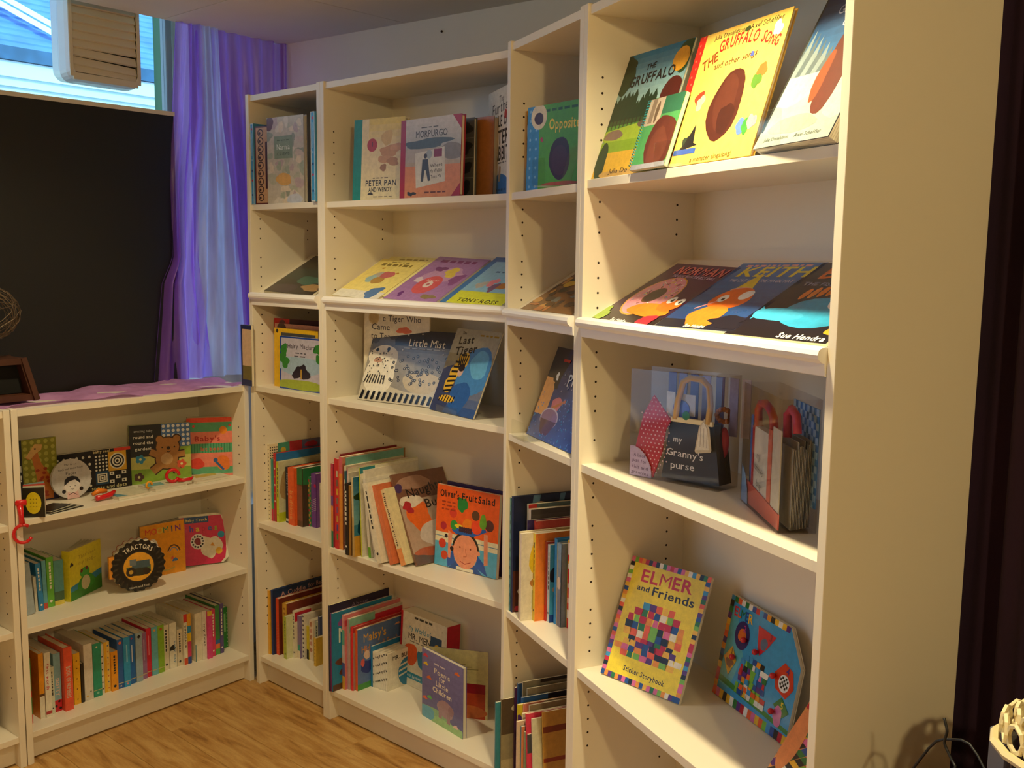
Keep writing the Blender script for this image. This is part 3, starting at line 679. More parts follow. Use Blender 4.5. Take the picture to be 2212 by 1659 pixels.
def art(a):
    grad(a, 0, .45, 1, 1, '#2f6fa8', '#161a44'); a.rect(0, 0, 1, .48, '#a2aea4'); blob(a, .2, .38, .35, .14, '#b0bab0', 4); blob(a, .9, .34, .35, .2, '#b8c0b4', 6)
    for i in range(9):
        x = .02+i*.07; h = .78-.03*i; a.poly([(x-.07, .44), (x+.07, .44), (x, h)], '#7c8c90' if i % 2 else '#56656c')
    a.rect(0, .1, .03, 1, '#2a2c2a'); blob(a, .64, .48, .15, .34, '#5e2416', 11, amp=.08); blob(a, .50, .40, .06, .18, '#8a4220', 13, amp=.2); blob(a, .42, .12, .3, .06, '#8a968f', 3)
    a.text('THE', .6, .93, .05, '#c8ccd8', 0, fit=.2); a.text('GRUFFALO\'S', .62, .84, .09, '#aab4d0', 0, fit=.7); a.text('CHILD', .62, .74, .09, '#aab4d0', 0, fit=.4)
    a.text('Julia Donaldson', .28, .045, .032, '#2c3434', 0, fit=.34); a.text('Axel Scheffler', .70, .045, .032, '#2c3434', 0, fit=.34)
book('picture_book', 'picture book with a snowy night forest cover, rightmost on the nearest top shelf', lean_mw('D', .583, .004, 1.663, -4, 28, .022), .188, .285, .022, '#1c2450', art=art, style='board')
stand('D', .326, .008, 1.664, 0, 'clear acrylic stand with a low lip in front of the bright yellow book', .075, .042)
stand('D', .640, .000, 1.664, -9, 'clear acrylic stand with a low lip in front of the snowy night book', .07, .055)
# --- nearest wide bookcase, slanted display
def art(a):
    grad(a, 0, 0, 1, 1, '#1c0c26', '#5a1c5c'); a.rect(0, 0, 1, .16, '#140a18')
    a.ell(.40, .45, .31, '#e0a03c'); a.ell(.40, .455, .295, '#ef9fb4'); a.ell(.40, .46, .12, '#7a4a1c'); a.ell(.40, .465, .105, '#2a1030')
    rnd = random.Random(4)
    for i in range(70):
        t = rnd.uniform(0, 6.28); r_ = rnd.uniform(.14, .27); x, y = .40+r_*math.cos(t), .46+r_*math.sin(t)*a.W/a.H; dx, dy = .016*math.cos(t*3), .016*math.sin(t*5); a.line([(x-dx, y-dy), (x+dx, y+dy)], .009, rnd.choice(['#8a1c4a', '#f4e04a', '#ffffff', '#7ac2e8', '#6a2a14']))
    blob(a, .64, .24, .30, .11, '#f08a1c', 3, amp=.12); blob(a, .82, .34, .14, .10, '#f27a1c', 8, amp=.1); a.ell(.76, .42, .052, '#ffffff'); a.ell(.90, .41, .05, '#ffffff'); a.ell(.775, .415, .022, '#111111'); a.ell(.905, .405, .02, '#111111')
    blob(a, .82, .08, .12, .09, '#c81c3c', 6, amp=.3); blob(a, .05, .09, .1, .12, '#9ac22c', 9, amp=.3); a.text('Sue Hendra', .45, .035, .04, '#ffffff', 1, fit=.26)
    a.text('NORMAN', .55, .89, .12, '#e87c78', 1, fit=.74); a.text('THE SLUG WITH THE SILLY SHELL', .56, .79, .035, '#d8b8d8', 1, fit=.66)
book('picture_book', 'dark purple picture book with a pink iced doughnut, leftmost lying on the nearest slanted display', slant_mw('D', .042, .004, .007, 3), .245, .232, .007, '#2a1030', art=art, gloss=True)
def art(a):
    grad(a, 0, 0, 1, 1, '#16306a', '#2f78c8'); a.rect(0, 0, 1, .12, '#121a30'); a.text('KEITH', .55, .86, .15, '#f2e22c', 1, fit=.82); a.text('THE CAT WITH THE MAGIC HAT', .52, .72, .04, '#b8c8e8', 1, fit=.76); a.dashes(.5, .955, .8, .03, '#f0b0b0', 12)
    a.poly([(.36, .60), (.56, .60), (.44, .86)], '#f2d82c'); a.ell(.46, .57, .14, '#f0b0a0', ry=.045)
    blob(a, .48, .44, .22, .17, '#f2701c', 3, amp=.06); a.ell(.38, .44, .055, '#ffffff'); a.ell(.60, .50, .07, '#ffffff'); a.ell(.39, .43, .02, '#111111')
    blob(a, .46, .18, .22, .16, '#f2862c', 5, amp=.15); blob(a, .80, .12, .22, .08, '#12162a', 5, amp=.4); a.line([(.2, .28), (.36, .4)], .02, '#f0a0a8'); a.text('Sue Hendra', .5, .035, .04, '#ffffff', 1, fit=.26)
book('picture_book', 'blue picture book with an orange shape under a yellow hat, nearest slanted display', slant_mw('D', .292, .004, .007, -2), .235, .236, .007, '#2f78c8', art=art, gloss=True)
def art(a):
    grad(a, 0, 0, 1, 1, '#0c0e1c', '#151c3c'); a.text('BARRY', .62, .86, .16, '#f0761c', 1, fit=.92); a.text('THE FISH WITH FINGERS', .55, .70, .045, '#8a8aa8', 1, fit=.9)
    blob(a, .62, .34, .36, .20, '#2fa8dc', 4, amp=.06); blob(a, .25, .28, .25, .08, '#3fb8ec', 9, amp=.15); a.poly([(.02, .38), (.12, .30), (.05, .20)], '#3fb8ec')
    for i in range(6): a.ell(.26+i*.07, .56+.02*i, .03, '#f0862c', ry=.075, n=10)
    a.ell(.70, .50, .12, '#ffffff'); a.ell(.71, .51, .045, '#10141c'); blob(a, .92, .14, .05, .05, '#f2b22c', 3); a.text('Sue Hendra', .74, .045, .055, '#ffffff', 1, fit=.44)
book('picture_book', 'black picture book with a big bright blue sea shape, rightmost on the nearest slanted display', slant_mw('D', .512, .006, .007, -1), .245, .240, .007, '#0c0e1c', art=art, gloss=True)
# --- nearest wide bookcase, third shelf: two clear packets
def sleeve(mw, W, D, H, label):
    r = empty('gift_pack', mw, label, 'packet'); t = .0008
    mb = MB(); mb.box(0, 0, 0, W, D, .0012); mb.build('sleeve_base', M['sleeve'], r)
    for nm, b in (('sleeve_side', (0, 0, .0015, W, t, H)), ('sleeve_side', (0, D-t, .0015, W, D, H)), ('sleeve_side', (0, t*1.2, .0015, t, D-t*1.2, H)), ('sleeve_side', (W-t, t*1.2, .0015, W, D-t*1.2, H))):
        mb = MB(); mb.box(*b); mb.build(nm, M['sleeve'], r)
    return r
def sub(r, name, mb, m, loc=(0, 0, 0), rot=0, colors=False, smooth=False):
    return mb.build(name, m, r, Matrix.Translation(loc) @ Matrix.Rotation(R(rot), 4, 'Z'), colors=colors, smooth=smooth)
pk = sleeve(lean_mw('D', .150, .048, 1.0553, 22), .216, .070, .222, 'clear packet with a black purse-shaped book and a red spotted cloth, on the nearest bookcase')
def outline_print(r, name, W, H, y, fn, mat_='print', parent_loc=(0, 0, 0)):
    a = Art(W, H); fn(a); return a.mb.build(name, M[mat_], r, Matrix.Translation((parent_loc[0], y, parent_loc[2])), colors=True)
mb = MB(); mb.prism([(.075, .006), (.212, .010), (.196, .125), (.094, .130)], .010, .034, 'y', lin('#15101c')); sub(pk, 'purse_book', mb, M['print'], colors=True)
outline_print(pk, 'purse_print', .216, .222, .0098, lambda a: (a.text('my', .52, .40, .055, '#f4f0ec', 0, -.03), a.text('Granny\'s', .60, .275, .065, '#f4f0ec', 0, -.02, fit=.40), a.text('purse', .58, .165, .065, '#f4f0ec', 0, .02, fit=.26)))
mb = MB()
for i in range(6): mb.prism([(.080, .006), (.208, .008), (.194, .115-.003*i), (.097, .12-.003*i)], .0355+i*.0045, .0375+i*.0045, 'y', lin('#2a2628'))
sub(pk, 'purse_pages', mb, M['print'], colors=True)
mb = MB(); mb.tube([(.108, .006, .130), (.112, .006, .165), (.124, .006, .205), (.140, .006, .214), (.168, .006, .213), (.184, .006, .200), (.188, .006, .165), (.184, .006, .128)], .0065, 8); sub(pk, 'purse_handle', mb, mat('tan_handle_print', '#c9a465', .4), smooth=True)
mb = MB(); mb.box(.098, .003, .124, .196, .009, .134, bv=.001); sub(pk, 'purse_clasp_bar', mb, M['cream'])
mb = MB(); mb.ball((.134, .004, .139), .009, 12, 8, sq=(1, .4, 1)); sub(pk, 'green_button', mb, mat('green_button', '#1f7a50', .4), smooth=True)
mb = MB(); mb.prism([(.158, .072), (.162, .068), (.194, .074), (.196, .078), (.190, .120), (.178, .138), (.166, .120)], .0022, .0032, 'y', lin('#d9c9a8')); mb.prism([(.162, .075), (.191, .079), (.186, .118), (.177, .132), (.169, .118)], .0015, .0021, 'y', lin('#efe6d2')); sub(pk, 'luggage_tag', mb, M['print'], colors=True)
outline_print(pk, 'tag_lines', .216, .222, .0014, lambda a: [a.line([(.79+k*.035, .37), (.79+k*.035, .54)], .004, '#6a5a4a') for k in range(3)])
mb = MB(); mb.prism([(.058, .003), (.078, .055), (.086, .105), (.098, .125), (.055, .172), (.030, .130), (.012, .060), (.030, .030)], .0045, .0075, 'y', lin('#c40f24')); sub(pk, 'red_spotted_cloth', mb, M['print'], colors=True)
def sp_(a):
    for j in range(20):
        for i in range(10):
            x = .06+i*.045+(j % 2)*.022; y = .03+j*.038
            if abs(x-.24-.05*math.sin(y*3)) < (.17 if .2 < y < .6 else .17*(y/.2 if y < .2 else (.78-y)/.18)): a.ell(x, y, .008, '#f2c8c8', n=6)
outline_print(pk, 'cloth_spots', .216, .222, .0043, sp_)
mb = MB(); n = 10; mb.prism([(.001, .001), (.056, .001)]+[(.001+.056*math.cos(i*1.5708/n), .002+.062*math.sin(i*1.5708/n)) for i in range(1, n)]+[(.001, .062)], .0012, .0016, 'y', lin('#c9b4d8')); sub(pk, 'lilac_corner_card', mb, M['print'], colors=True)
outline_print(pk, 'card_writing', .216, .222, .0011, lambda a: (a.text('A book', .12, .20, .032, '#5a3a6a', 0, -.05, fit=.14), a.text('just for', .12, .15, .032, '#5a3a6a', 0, -.05, fit=.17), a.text('kids and', .125, .09, .032, '#5a3a6a', 0, -.05, fit=.19), a.text('grannies', .125, .04, .032, '#5a3a6a', 0, -.05, fit=.20)))
mb = MB()
for i, (x, c) in enumerate(((.004, '#6a66b0'), (.030, '#8a84c4'), (.058, '#5f5aa8'), (.086, '#a49ad0'), (.118, '#7a76b8'), (.15, '#b0a8cc'), (.178, '#c8bcc4'))): mb.box(x+.045, .062, .10, x+.064, .064, .215, lin(c))
sub(pk, 'striped_backing_card', mb, M['print'], colors=True)
mb = MB(); mb.box(.082, .011, .13, .102, .013, .182, lin('#c8c8c8')); mb.box(.112, .011, .138, .150, .013, .180, lin('#b8b0a8')); mb.ell = None
mb.prism([(.118+.02*math.cos(t*.5236)*1.0, .150+.018*math.sin(t*.5236)) for t in range(12)], .0098, .0106, 'y', lin('#3a3fd0')); sub(pk, 'toy_mirror', mb, M['print_gloss'], colors=True)
mb = MB()
for i in range(12): a_ = i*.5236; mb.ball((.214-.010+.016*math.cos(a_), .030, .145+.012*math.sin(a_)), .0055, 6, 5)
mb.v = [(min(x, .2145), y, z) for x, y, z in mb.v]; sub(pk, 'spotted_scrunchie', mb, mat('leopard_spots', '#b8703c', .8, vary=.5, vscale=160), smooth=True)
mb = MB(); mb.ball((.200, .040, .09), .014, 8, 8, sq=(.8, .6, 2.2)); sub(pk, 'pink_pouch', mb, mat('pink_pouch', '#c03a50', .5), smooth=True)
pk = sleeve(lean_mw('D', .4135, .1335, 1.0553, -22), .236, .066, .222, 'clear packet with a red-handled bag-shaped book, right of the purse packet by the side panel')
mb = MB(); mb.box(.062, .006, .004, .150, .020, .150, lin('#e8e2d0')); mb.box(.054, .004, .040, .062, .022, .150, lin('#c81c30')); mb.prism([(.02, .004), (.228, .004), (.228, .030), (.02, .045)], .0035, .0058, 'y', lin('#e05a4a')); sub(pk, 'bag_book', mb, M['print'], colors=True)
outline_print(pk, 'bag_print', .236, .222, .0033, lambda a: (a.text('my', .42, .46, .05, '#3a3230', 0, -.1), a.text('mummy\'s', .42, .36, .05, '#3a3230', 0, -.12, fit=.26), a.text('bag', .45, .24, .05, '#3a3230', 0, -.1)))
mb = MB(); mb.box(.150, .005, .01, .172, .007, .16, lin('#e8674a')); mb.box(.176, .005, .012, .222, .007, .168, lin('#e6e0c8')); sub(pk, 'orange_ribbon_band', mb, M['print'], colors=True)
mb = MB(); mb.tube([(.062, .012, .148), (.058, .012, .178), (.072, .012, .192), (.10, .012, .196), (.13, .012, .190), (.15, .012, .178), (.160, .012, .150)], .0075, 7, lin('#c83020')); mb.tube([(.175, .03, .150), (.17, .03, .188), (.19, .03, .200), (.218, .03, .192), (.226, .03, .165)], .0075, 7, lin('#d8465a')); sub(pk, 'red_handle', mb, M['print'], colors=True, smooth=True)
mb = MB(); rnd = random.Random(8)
for i in range(13): mb.box(.08+.002*i, .024+i*.0030, .004, .229-.0015*i, .0252+i*.0030, .145+rnd.uniform(-.01, .008), lin(rnd.choice(['#d8d0b8', '#c8c4b4', '#8a8878', '#b8b098'])))
sub(pk, 'bag_pages', mb, M['print'], colors=True)
mb = MB(); mb.box(.10, .0625, .04, .232, .0638, .205, lin('#4a86c0')); 
for i in range(11):
    for j in range(14):
        if (i+j) % 2: mb.box(.10+i*.012, .0615, .04+j*.0118, .112+i*.012, .0623, .0518+j*.0118, lin('#a8cce8'))
sub(pk, 'gingham_card', mb, M['print'], colors=True)
mb = MB(); mb.prism([(.002, .002), (.045, .002), (.040, .03), (.025, .055), (.002, .07)], .0014, .0018, 'y', lin('#9ab8d8')); sub(pk, 'blue_corner_card', mb, M['print'], colors=True)
mb = MB(); mb.box(.020, .010, .01, .034, .013, .165, lin('#4a7ac8')); mb.box(.010, .014, .01, .022, .017, .15, lin('#d0d8e8')); sub(pk, 'pen_card', mb, M['print'], colors=True)

# --- nearest wide bookcase, fourth shelf
def art(a):
    a.rect(0, 0, 1, 1, '#f7df1e'); border_squares(a, .055, 22, 26, 4)
    a.text('ELMER', .50, .875, .125, '#d2182a', 1, fit=.64, jit=.12); a.text('and', .24, .765, .055, INK, 1, fit=.16); a.text('Friends', .62, .765, .085, INK, 1, fit=.52)
    quilt(a, .50, .46, .36, .20, 9, 7, 2); quilt(a, .50, .27, .42, .07, 10, 3, 6)   # plain patchwork
    a.text('Sticker Storybook', .52, .105, .05, INK, 1, -.02, fit=.52)
book('activity_book', 'yellow sticker book with a patchwork motif and chequered coloured border, leaning on the nearest shelf', lean_mw('D', .060, .043, .588, 20, 22.4, .008), .214, .267, .008, '#e8e0c8', art=art, back='#e8e4d8')
def shaped(name, label, mw, outline, T, W, H, cover, art=None, page_in=.0, group=None, gloss=True, back=None, step=.005):
    """thick board book cut to an outline (metres)"""
    r = empty(name, mw, label, 'book', group); t = .0018
    mb = MB(); mb.prism(outline, 0, t, 'y', lin(cover)); mb.prism(outline, T-t, T, 'y', lin(back or cover)); mb.build('cover', M['print'], r, colors=True)
    cx = sum(p[0] for p in outline)/len(outline); cz = sum(p[1] for p in outline)/len(outline); mb = MB(); y = t+.0003; k = .985
    inn = [(cx+(p[0]-cx)*k, cz+(p[1]-cz)*k) for p in outline]
    while y < T-t-.001: mb.prism(inn, y, min(y+step-.0006, T-t-.0002), 'y'); y += step
    mb.build('pages', M['cardedge'], r)
    if art:
        a = Art(W, H); art(a); a.mb.build('front_print', M['print_gloss' if gloss else 'print'], r, colors=True)
    return r
def art(a):
    W, H = a.W, a.H; c = .22; C2 = [(0, 0), (1, 0), (1, .70), (.80, 1), (0, 1)]
    a.poly(C2, '#3aa0d8'); a.poly([(.04, .15), (.2, .13), (.3, .5), (.1, .9), (.04, .9)], '#5ab4c4'); a.poly([(.04, .16), (1, .10), (1, .14), (.04, .22)], '#3a8a3c')
    rnd = random.Random(12)
    for i in range(20): a.rect(i/20, 0, (i+1)/20, .085, rnd.choice(PATCH))
    for i in range(16): a.rect(i/20, .945, (i+1)/20, 1, rnd.choice(PATCH))
    for j in range(14): a.rect(0, .085+j*.062, .05, .147+j*.062, rnd.choice(PATCH))
    for k, c_ in enumerate(['#c8102e', '#f2622d', '#2b7a3b', '#1f4fa0', '#f6c12f']): a.text('ELMER'[k], .10+k*.052, .87, .075, c_, 1, .1)
    a.ell(.24, .68, .10, '#3a2a6a', ry=.115); blob(a, .24, .68, .05, .07, '#f2762c', 3); a.poly([(.42, .86), (.66, .84), (.58, .70), (.50, .60), (.46, .66)], '#d2283a'); blob(a, .53, .72, .045, .055, '#5a6a8a', 2)
    a.poly([(.72, .55), (.82, .68), (.93, .64), (.97, .50), (.90, .38), (.76, .42)], '#d8381c'); a.ell(.85, .50, .065, '#f4f4f0')
    for i in range(5):
        for j in range(5):
            if (i+j) % 2 and (i-2)**2+(j-2)**2 < 7: a.rect(.80+i*.02, .45+j*.022, .82+i*.02, .472+j*.022, '#141414')
    a.poly([(.06, .40), (.15, .54), (.23, .42), (.16, .25)], '#f0b01c'); blob(a, .15, .37, .045, .05, '#8a4a2c', 8, amp=.4); a.poly([(.78, .28), (.86, .38), (.97, .28), (.88, .18)], '#2a7a34'); blob(a, .85, .20, .055, .09, '#e07ab0', 5)
    for t, x, y, c_ in (('1', .155, .49, '#7a4a10'), ('2', .26, .755, '#c03a8a'), ('3', .60, .81, '#8a1c3a'), ('4', .87, .62, '#5a2a8a'), ('5', .88, .31, '#f0d02c')): a.text(t, x, y, .05, c_, 1)
    quilt(a, .47, .38, .18, .16, 7, 6, 9); quilt(a, .47, .20, .20, .05, 7, 2, 15)
pz = shaped('puzzle_board', 'bright blue wooden knob puzzle with cut corner, standing right of the yellow sticker book', lean_mw('D', .233, .218, .588, -3.3, 11, .010), [(0, 0), (.256, 0), (.256, .150), (.205, .214), (0, .214)], .010, .256, .214, '#e8e0c8', art, step=.02)
for x, z in ((.30, .66), (.47, .62), (.735, .52), (.20, .45), (.80, .22)):
    mb = MB(); mb.ball((x*.256, -.007, z*.214), .0062, 10, 8); mb.tube([(x*.256, 0, z*.214), (x*.256, -.006, z*.214)], .003, 6); mb.build('red_knob', M['red'], pz, smooth=True)
def art(a):
    a.rect(0, 0, 1, 1, '#f0a45a'); rnd = random.Random(2)
    for i in range(-6, 9):
        for j in range(14): a.poly([(i*.16+j*.075, j/14), (i*.16+.15+j*.075, j/14), (i*.16+.225+j*.075, (j+1)/14), (i*.16+.075+j*.075, (j+1)/14)], rnd.choice(PATCH)) if -.1 < i*.16+j*.075 < 1 else None
    blob(a, .15, .5, .18, .42, '#e8925a', 3, amp=.05)
book('picture_book', 'picture book with slanting multicoloured patches, leaning at the right in front of the blue puzzle', lean_mw('D', .604, .072, .632, 3, 2, .006, 29), .09, .19, .006, '#f0a45a', art=art)

# --- second narrow bookcase (beside the nearest wide one)
def art(a):
    a.rect(0, 0, 1, 1, '#5aa82a'); a.rect(0, 0, .22, 1, '#3f8fd8'); dots(a, .0, .0, .22, 1, 2, 9, .018, '#8ac0f0')
    a.ell(.21, .87, .145, '#e8dcc0', n=24); blob(a, .21, .85, .085, .07, '#4a1c24', 5, amp=.05); a.text('Opposites', .70, .76, .12, '#f6d83c', 1, fit=.60, rot=-.03); a.dashes(.62, .93, .55, .03, '#2c5a1c', 6)
    blob(a, .60, .36, .19, .24, '#3e1826', 6, amp=.06); blob(a, .60, .34, .14, .18, '#4c2030', 8, amp=.05); blob(a, .62, .07, .32, .025, '#b8502c', 3); blob(a, .27, .60, .03, .025, '#c03a5a', 5, amp=.4)
book('board_book', 'green board book with a light blue spotted spine band on the top shelf, face out', lean_mw('C', .052, .030, 1.659, 14, 1, .018), .205, .200, .018, '#3f8fd8', art=art, style='board')
book('board_book', 'slim board book with a dark forest spine, left behind the green and blue one', row_mw('C', 1.659, .032, .040, .016), .17, .185, .016, '#2c3a24', art=None, sart=lambda a: (a.rect(0, 0, 1, 1, '#3a4a2c'), blob(a, .5, .8, .5, .12, '#8ab0c8', 2), blob(a, .5, .45, .6, .15, '#1c2818', 4), blob(a, .5, .12, .5, .08, '#b86a2c', 6)), style='board')
book('paperback', 'thin yellow book spine squeezed against the left panel on the second narrow top shelf', row_mw('C', 1.659, .0185, .045, .012), .16, .198, .012, '#e8a81c', sart=lambda a: (a.rect(0, 0, 1, .3, '#5a8ac8'), a.rect(.3, .4, .7, .8, '#f4cf5a')))
stand('C', .215, -.002, 1.659, 10, 'clear acrylic stand at the lower right of the green board book', .05, .06)
def art(a):
    a.rect(0, 0, 1, 1, '#8a5a2c'); rnd = random.Random(6)
    for i in range(60): blob(a, rnd.random(), rnd.random()*.95, rnd.uniform(.03, .09), rnd.uniform(.02, .06), rnd.choice(['#c8742c', '#5a3a1c', '#2f3a24', '#e0a04a', '#3a3230', '#7a7a72']), i)
    blob(a, .2, .5, .09, .06, '#f0c02c', 4); blob(a, .7, .9, .2, .05, '#d8461c', 4)
book('picture_book', 'orange-brown picture book lying on the slanted display of the second narrow bookcase', slant_mw('C', .066, .006, .006), .275, .245, .006, '#8a5a2c', art=art, gloss=True)
def art(a):
    grad(a, 0, 0, 1, 1, '#2c4f9a', '#142a5a'); a.rect(.0, .55, .30, 1, '#1a2438'); a.rect(0, .25, .24, .66, '#e0a46a'); a.poly([(.24, .55), (.42, .95), (.36, .95), (.20, .6)], '#1c1a2c'); blob(a, .22, .68, .07, .07, '#20202c', 3); blob(a, .22, .69, .03, .04, '#e8e8e8', 5, amp=.4)
    blob(a, .40, .40, .10, .08, '#d87a8a', 2); a.line([(.32, .34), (.56, .46)], .03, '#c8744a'); a.ell(.35, .24, .19, '#c8bcd8', ry=.10); a.ell(.35, .245, .17, '#8a6a9a', ry=.08); a.poly([(.17, .22), (.53, .22), (.42, .06), (.26, .06)], '#4a2450')
    rnd = random.Random(3)
    for i in range(150): x, y = rnd.random(), rnd.random()*.5; a.ell(x, y, .008, rnd.choice(['#5a8ae0', '#8aa8e8', '#2f9ad8']), n=5) if (x > .5 or y < .08 or x < .15) else None
    for i in range(40): x, y = rnd.uniform(.35, 1), rnd.uniform(.5, .95); a.line([(x, y), (x+.01, y+.02)], .006, '#b8c8e8')
    a.rect(.24, .855, .38, .885, '#c8282c'); a.text('PIRATES', .78, .72, .11, '#dfe6f4', 0, .12, fit=.62)
book('picture_book', "deep blue picture book with slanting white lettering, leaning on the narrow bookcase's third shelf", lean_mw('C', .049, .042, 1.057, -3, 21, .006), .275, .234, .006, '#1c3468', art=art, gloss=True)
stand('C', .075, .020, 1.058, -3, 'clear acrylic stand with a low lip in front of the deep blue book', .085, .045)

# --- wide bookcase between the narrow ones, top shelf
def art(a):
    a.rect(0, 0, 1, 1, '#ecdcae'); a.rect(0, 0, .165, 1, '#1f8a80'); grad(a, .3, .62, 1, 1, '#ecdcae', '#e6cf6a', 5); a.ell(.37, .68, .10, '#b8302a'); a.rect(.365, .66, .38, .72, '#3a1010')
    for cx, cy, rx, ry, c, s_ in ((.66, .76, .10, .10, '#d8b878', 1), (.72, .60, .20, .07, '#c8986a', 2), (.86, .64, .12, .05, '#d8a47a', 3), (.62, .50, .12, .05, '#cf9f72', 4), (.78, .47, .12, .05, '#b8885c', 5), (.6, .40, .07, .04, '#a87a50', 6)): blob(a, cx, cy, rx, ry, c, s_, amp=.25)
    a.text('PETER PAN', .56, .215, .085, '#3a3430', 1, fit=.60); a.text('AND WENDY', .55, .135, .065, '#3a3430', 1, fit=.46); a.dashes(.55, .275, .3, .012, '#6a5a48', 4); a.dashes(.62, .045, .4, .012, '#8a7a60', 5); blob(a, .36, .085, .04, .02, '#3a3430', 3, amp=.5)
book('hardback', 'cream hardback with a teal spine strip and red dot, standing on the top shelf', lean_mw('B', .104, .038, 1.662, 9, 3, .020), .196, .240, .020, '#ecdcae', spine='#1f8a80', art=art, style='hard')
def art(a):
    a.rect(0, 0, 1, 1, '#b8b0a8'); a.rect(0, .0, 1, .42, '#d88f62'); grad(a, .0, .62, 1, 1, '#b4b4b4', '#cfcac8', 5); blob(a, .45, .68, .4, .06, '#5a6468', 2, amp=.3); blob(a, .85, .56, .2, .1, '#8a8480', 5); a.rect(0, .4, 1, .45, '#b8aa98')
    a.rect(0, 0, .085, 1, '#a82438'); a.poly([(.86, 1), (1, 1), (1, .82)], '#a82438'); a.poly([(.86, 0), (1, 0), (1, .16)], '#a82438')
    a.poly([(.28, .12), (.76, .19), (.74, .62), (.25, .56)], '#d8d6cc'); a.rect(.57, .50, .70, .60, '#8a3048'); a.ell(.49, .54, .05, '#a8b4bc')
    a.poly([(.36, .20), (.40, .20), (.42, .34), (.44, .34), (.48, .20), (.52, .21), (.47, .48), (.38, .48)], '#4a4e58'); a.ell(.43, .52, .028, '#4a4038')
    a.text('MORPURGO', .52, .80, .075, '#2f3238', 0, fit=.52); a.dashes(.5, .88, .3, .012, '#4a4a4a', 4)
    for t, y in (('Where', .40), ('My Wellies', .33), ('Take Me', .26)): a.text(t, .61, y, .04, '#3a3a40', 0, .06, fit=.20 if y > .3 else .17)
    a.dashes(.6, .06, .35, .02, '#6a3a2a', 5); blob(a, .2, .05, .06, .03, '#3a3a3c', 4, amp=.6)
book('hardback', 'grey and salmon hardback with crimson spine and corners, centre of the wide top shelf', lean_mw('B', .345, .014, 1.662, -1, 2, .016), .246, .216, .016, '#a82438', art=art, style='hard')
def art(a):
    a.rect(0, 0, 1, 1, '#5a5c5c'); 
    for j in range(4): blob(a, .8, .12+j*.25, .16, .08, '#2c2f30', j, amp=.3); a.rect(0, .24+j*.25, 1, .25+j*.25, '#8a8c88')
book('hardback', 'grey photographic hardback mostly hidden behind the crimson-cornered book', lean_mw('B', .400, .070, 1.662, -2, 1, .012), .188, .212, .012, '#5a5c5c', art=art, style='hard')
book('hardback', 'plain orange-brown hardback edge showing behind the grey photographic book', lean_mw('B', .420, .100, 1.662, -4, 1, .03), .222, .214, .03, '#b0703a', style='hard')
def art(a):
    a.rect(0, 0, 1, 1, '#efece2'); a.text('The', .5, .905, .07, '#3a3a3a', 0, .06, fit=.18); a.text('Further', .5, .83, .12, '#4a4a4a', 0, .04, fit=.66)
    a.text('TALE OF', .48, .70, .12, '#26262a', 1, fit=.60); a.text('PETER', .48, .55, .15, '#26262a', 1, fit=.62); a.text('RABBIT', .48, .40, .15, '#26262a', 1, fit=.66); a.ell(.66, .745, .05, '#c8282c'); a.dashes(.5, .31, .45, .012, '#6a6a6a', 4)
    a.ell(.5, .02, .40, '#3a7fc0', ry=.22); a.line([(.48, .14), (.50, .28)], .07, '#b89a78'); a.dashes(.5, .06, .4, .02, '#20507a', 4)
book('hardback', 'tall white hardback with black capitals and a blue mound, angled against the right panel', lean_mw('B', .556, .150, 1.662, -30, 1, .012), .245, .285, .012, '#efece2', art=art, style='hard')
# slanted display
def art(a):
    a.rect(0, 0, 1, 1, '#f2e28a'); a.rect(0, 0, 1, .18, '#e8e6dc'); blob(a, .42, .55, .15, .13, '#b8b4b0', 3, amp=.2); blob(a, .56, .60, .13, .10, '#c86a74', 4, amp=.2); blob(a, .32, .48, .10, .09, '#9ac0cc', 5, amp=.2); blob(a, .50, .45, .12, .09, '#b8904c', 7, amp=.2); blob(a, .75, .16, .16, .12, '#4a7ab8', 6, amp=.4)
    a.dashes(.5, .86, .7, .06, '#8a7a3a', 7); a.dashes(.5, .93, .4, .02, '#8a7a3a', 5); blob(a, .30, .76, .03, .02, '#c89020', 2); blob(a, .72, .66, .03, .02, '#c89020', 3)
book('picture_book', 'pale yellow picture book with a white foot, leftmost on the wide slanted display', slant_mw('B', .022, .014, .006, 4), .225, .225, .006, '#f2e28a', art=art)
book('picture_book', 'plain cream picture book peeping out above the pale yellow one on the slanted display', slant_mw('B', .052, .030, .004, 2), .225, .228, .0018, '#efe6a0', art=lambda a: (a.rect(0, 0, 1, 1, '#efe6a0'), a.dashes(.55, .93, .6, .03, '#a89a50', 6)))
def art(a):
    a.rect(0, 0, 1, 1, '#a87ac0'); blob(a, .55, .60, .32, .18, '#c89ad0', 3, amp=.3); blob(a, .62, .66, .12, .10, '#e6cf5a', 5, amp=.4); blob(a, .85, .52, .12, .10, '#8a4a9a', 6, amp=.4); blob(a, .35, .72, .10, .06, '#7a3a8a', 8, amp=.4); blob(a, .2, .45, .08, .06, '#e0d0e8', 9, amp=.3)
    a.ell(.47, .36, .215, '#d8586a', n=28); a.ell(.47, .37, .075, '#e8d8dc'); a.ell(.47, .37, .03, '#b86a78'); a.text('READ BY', .47, .46, .035, '#fbe8e8', 0, fit=.22) ; a.dashes(.5, .90, .7, .06, '#7a2a7a', 6); blob(a, .75, .12, .12, .05, '#8a7a5a', 4, amp=.4); blob(a, .2, .13, .05, .05, '#6a2a8a', 5, amp=.4)
book('picture_book', 'mauve picture book with a round red disc label, middle of the wide slanted display', slant_mw('B', .275, .006, .010, 4), .228, .245, .010, '#a87ac0', art=art, gloss=True)
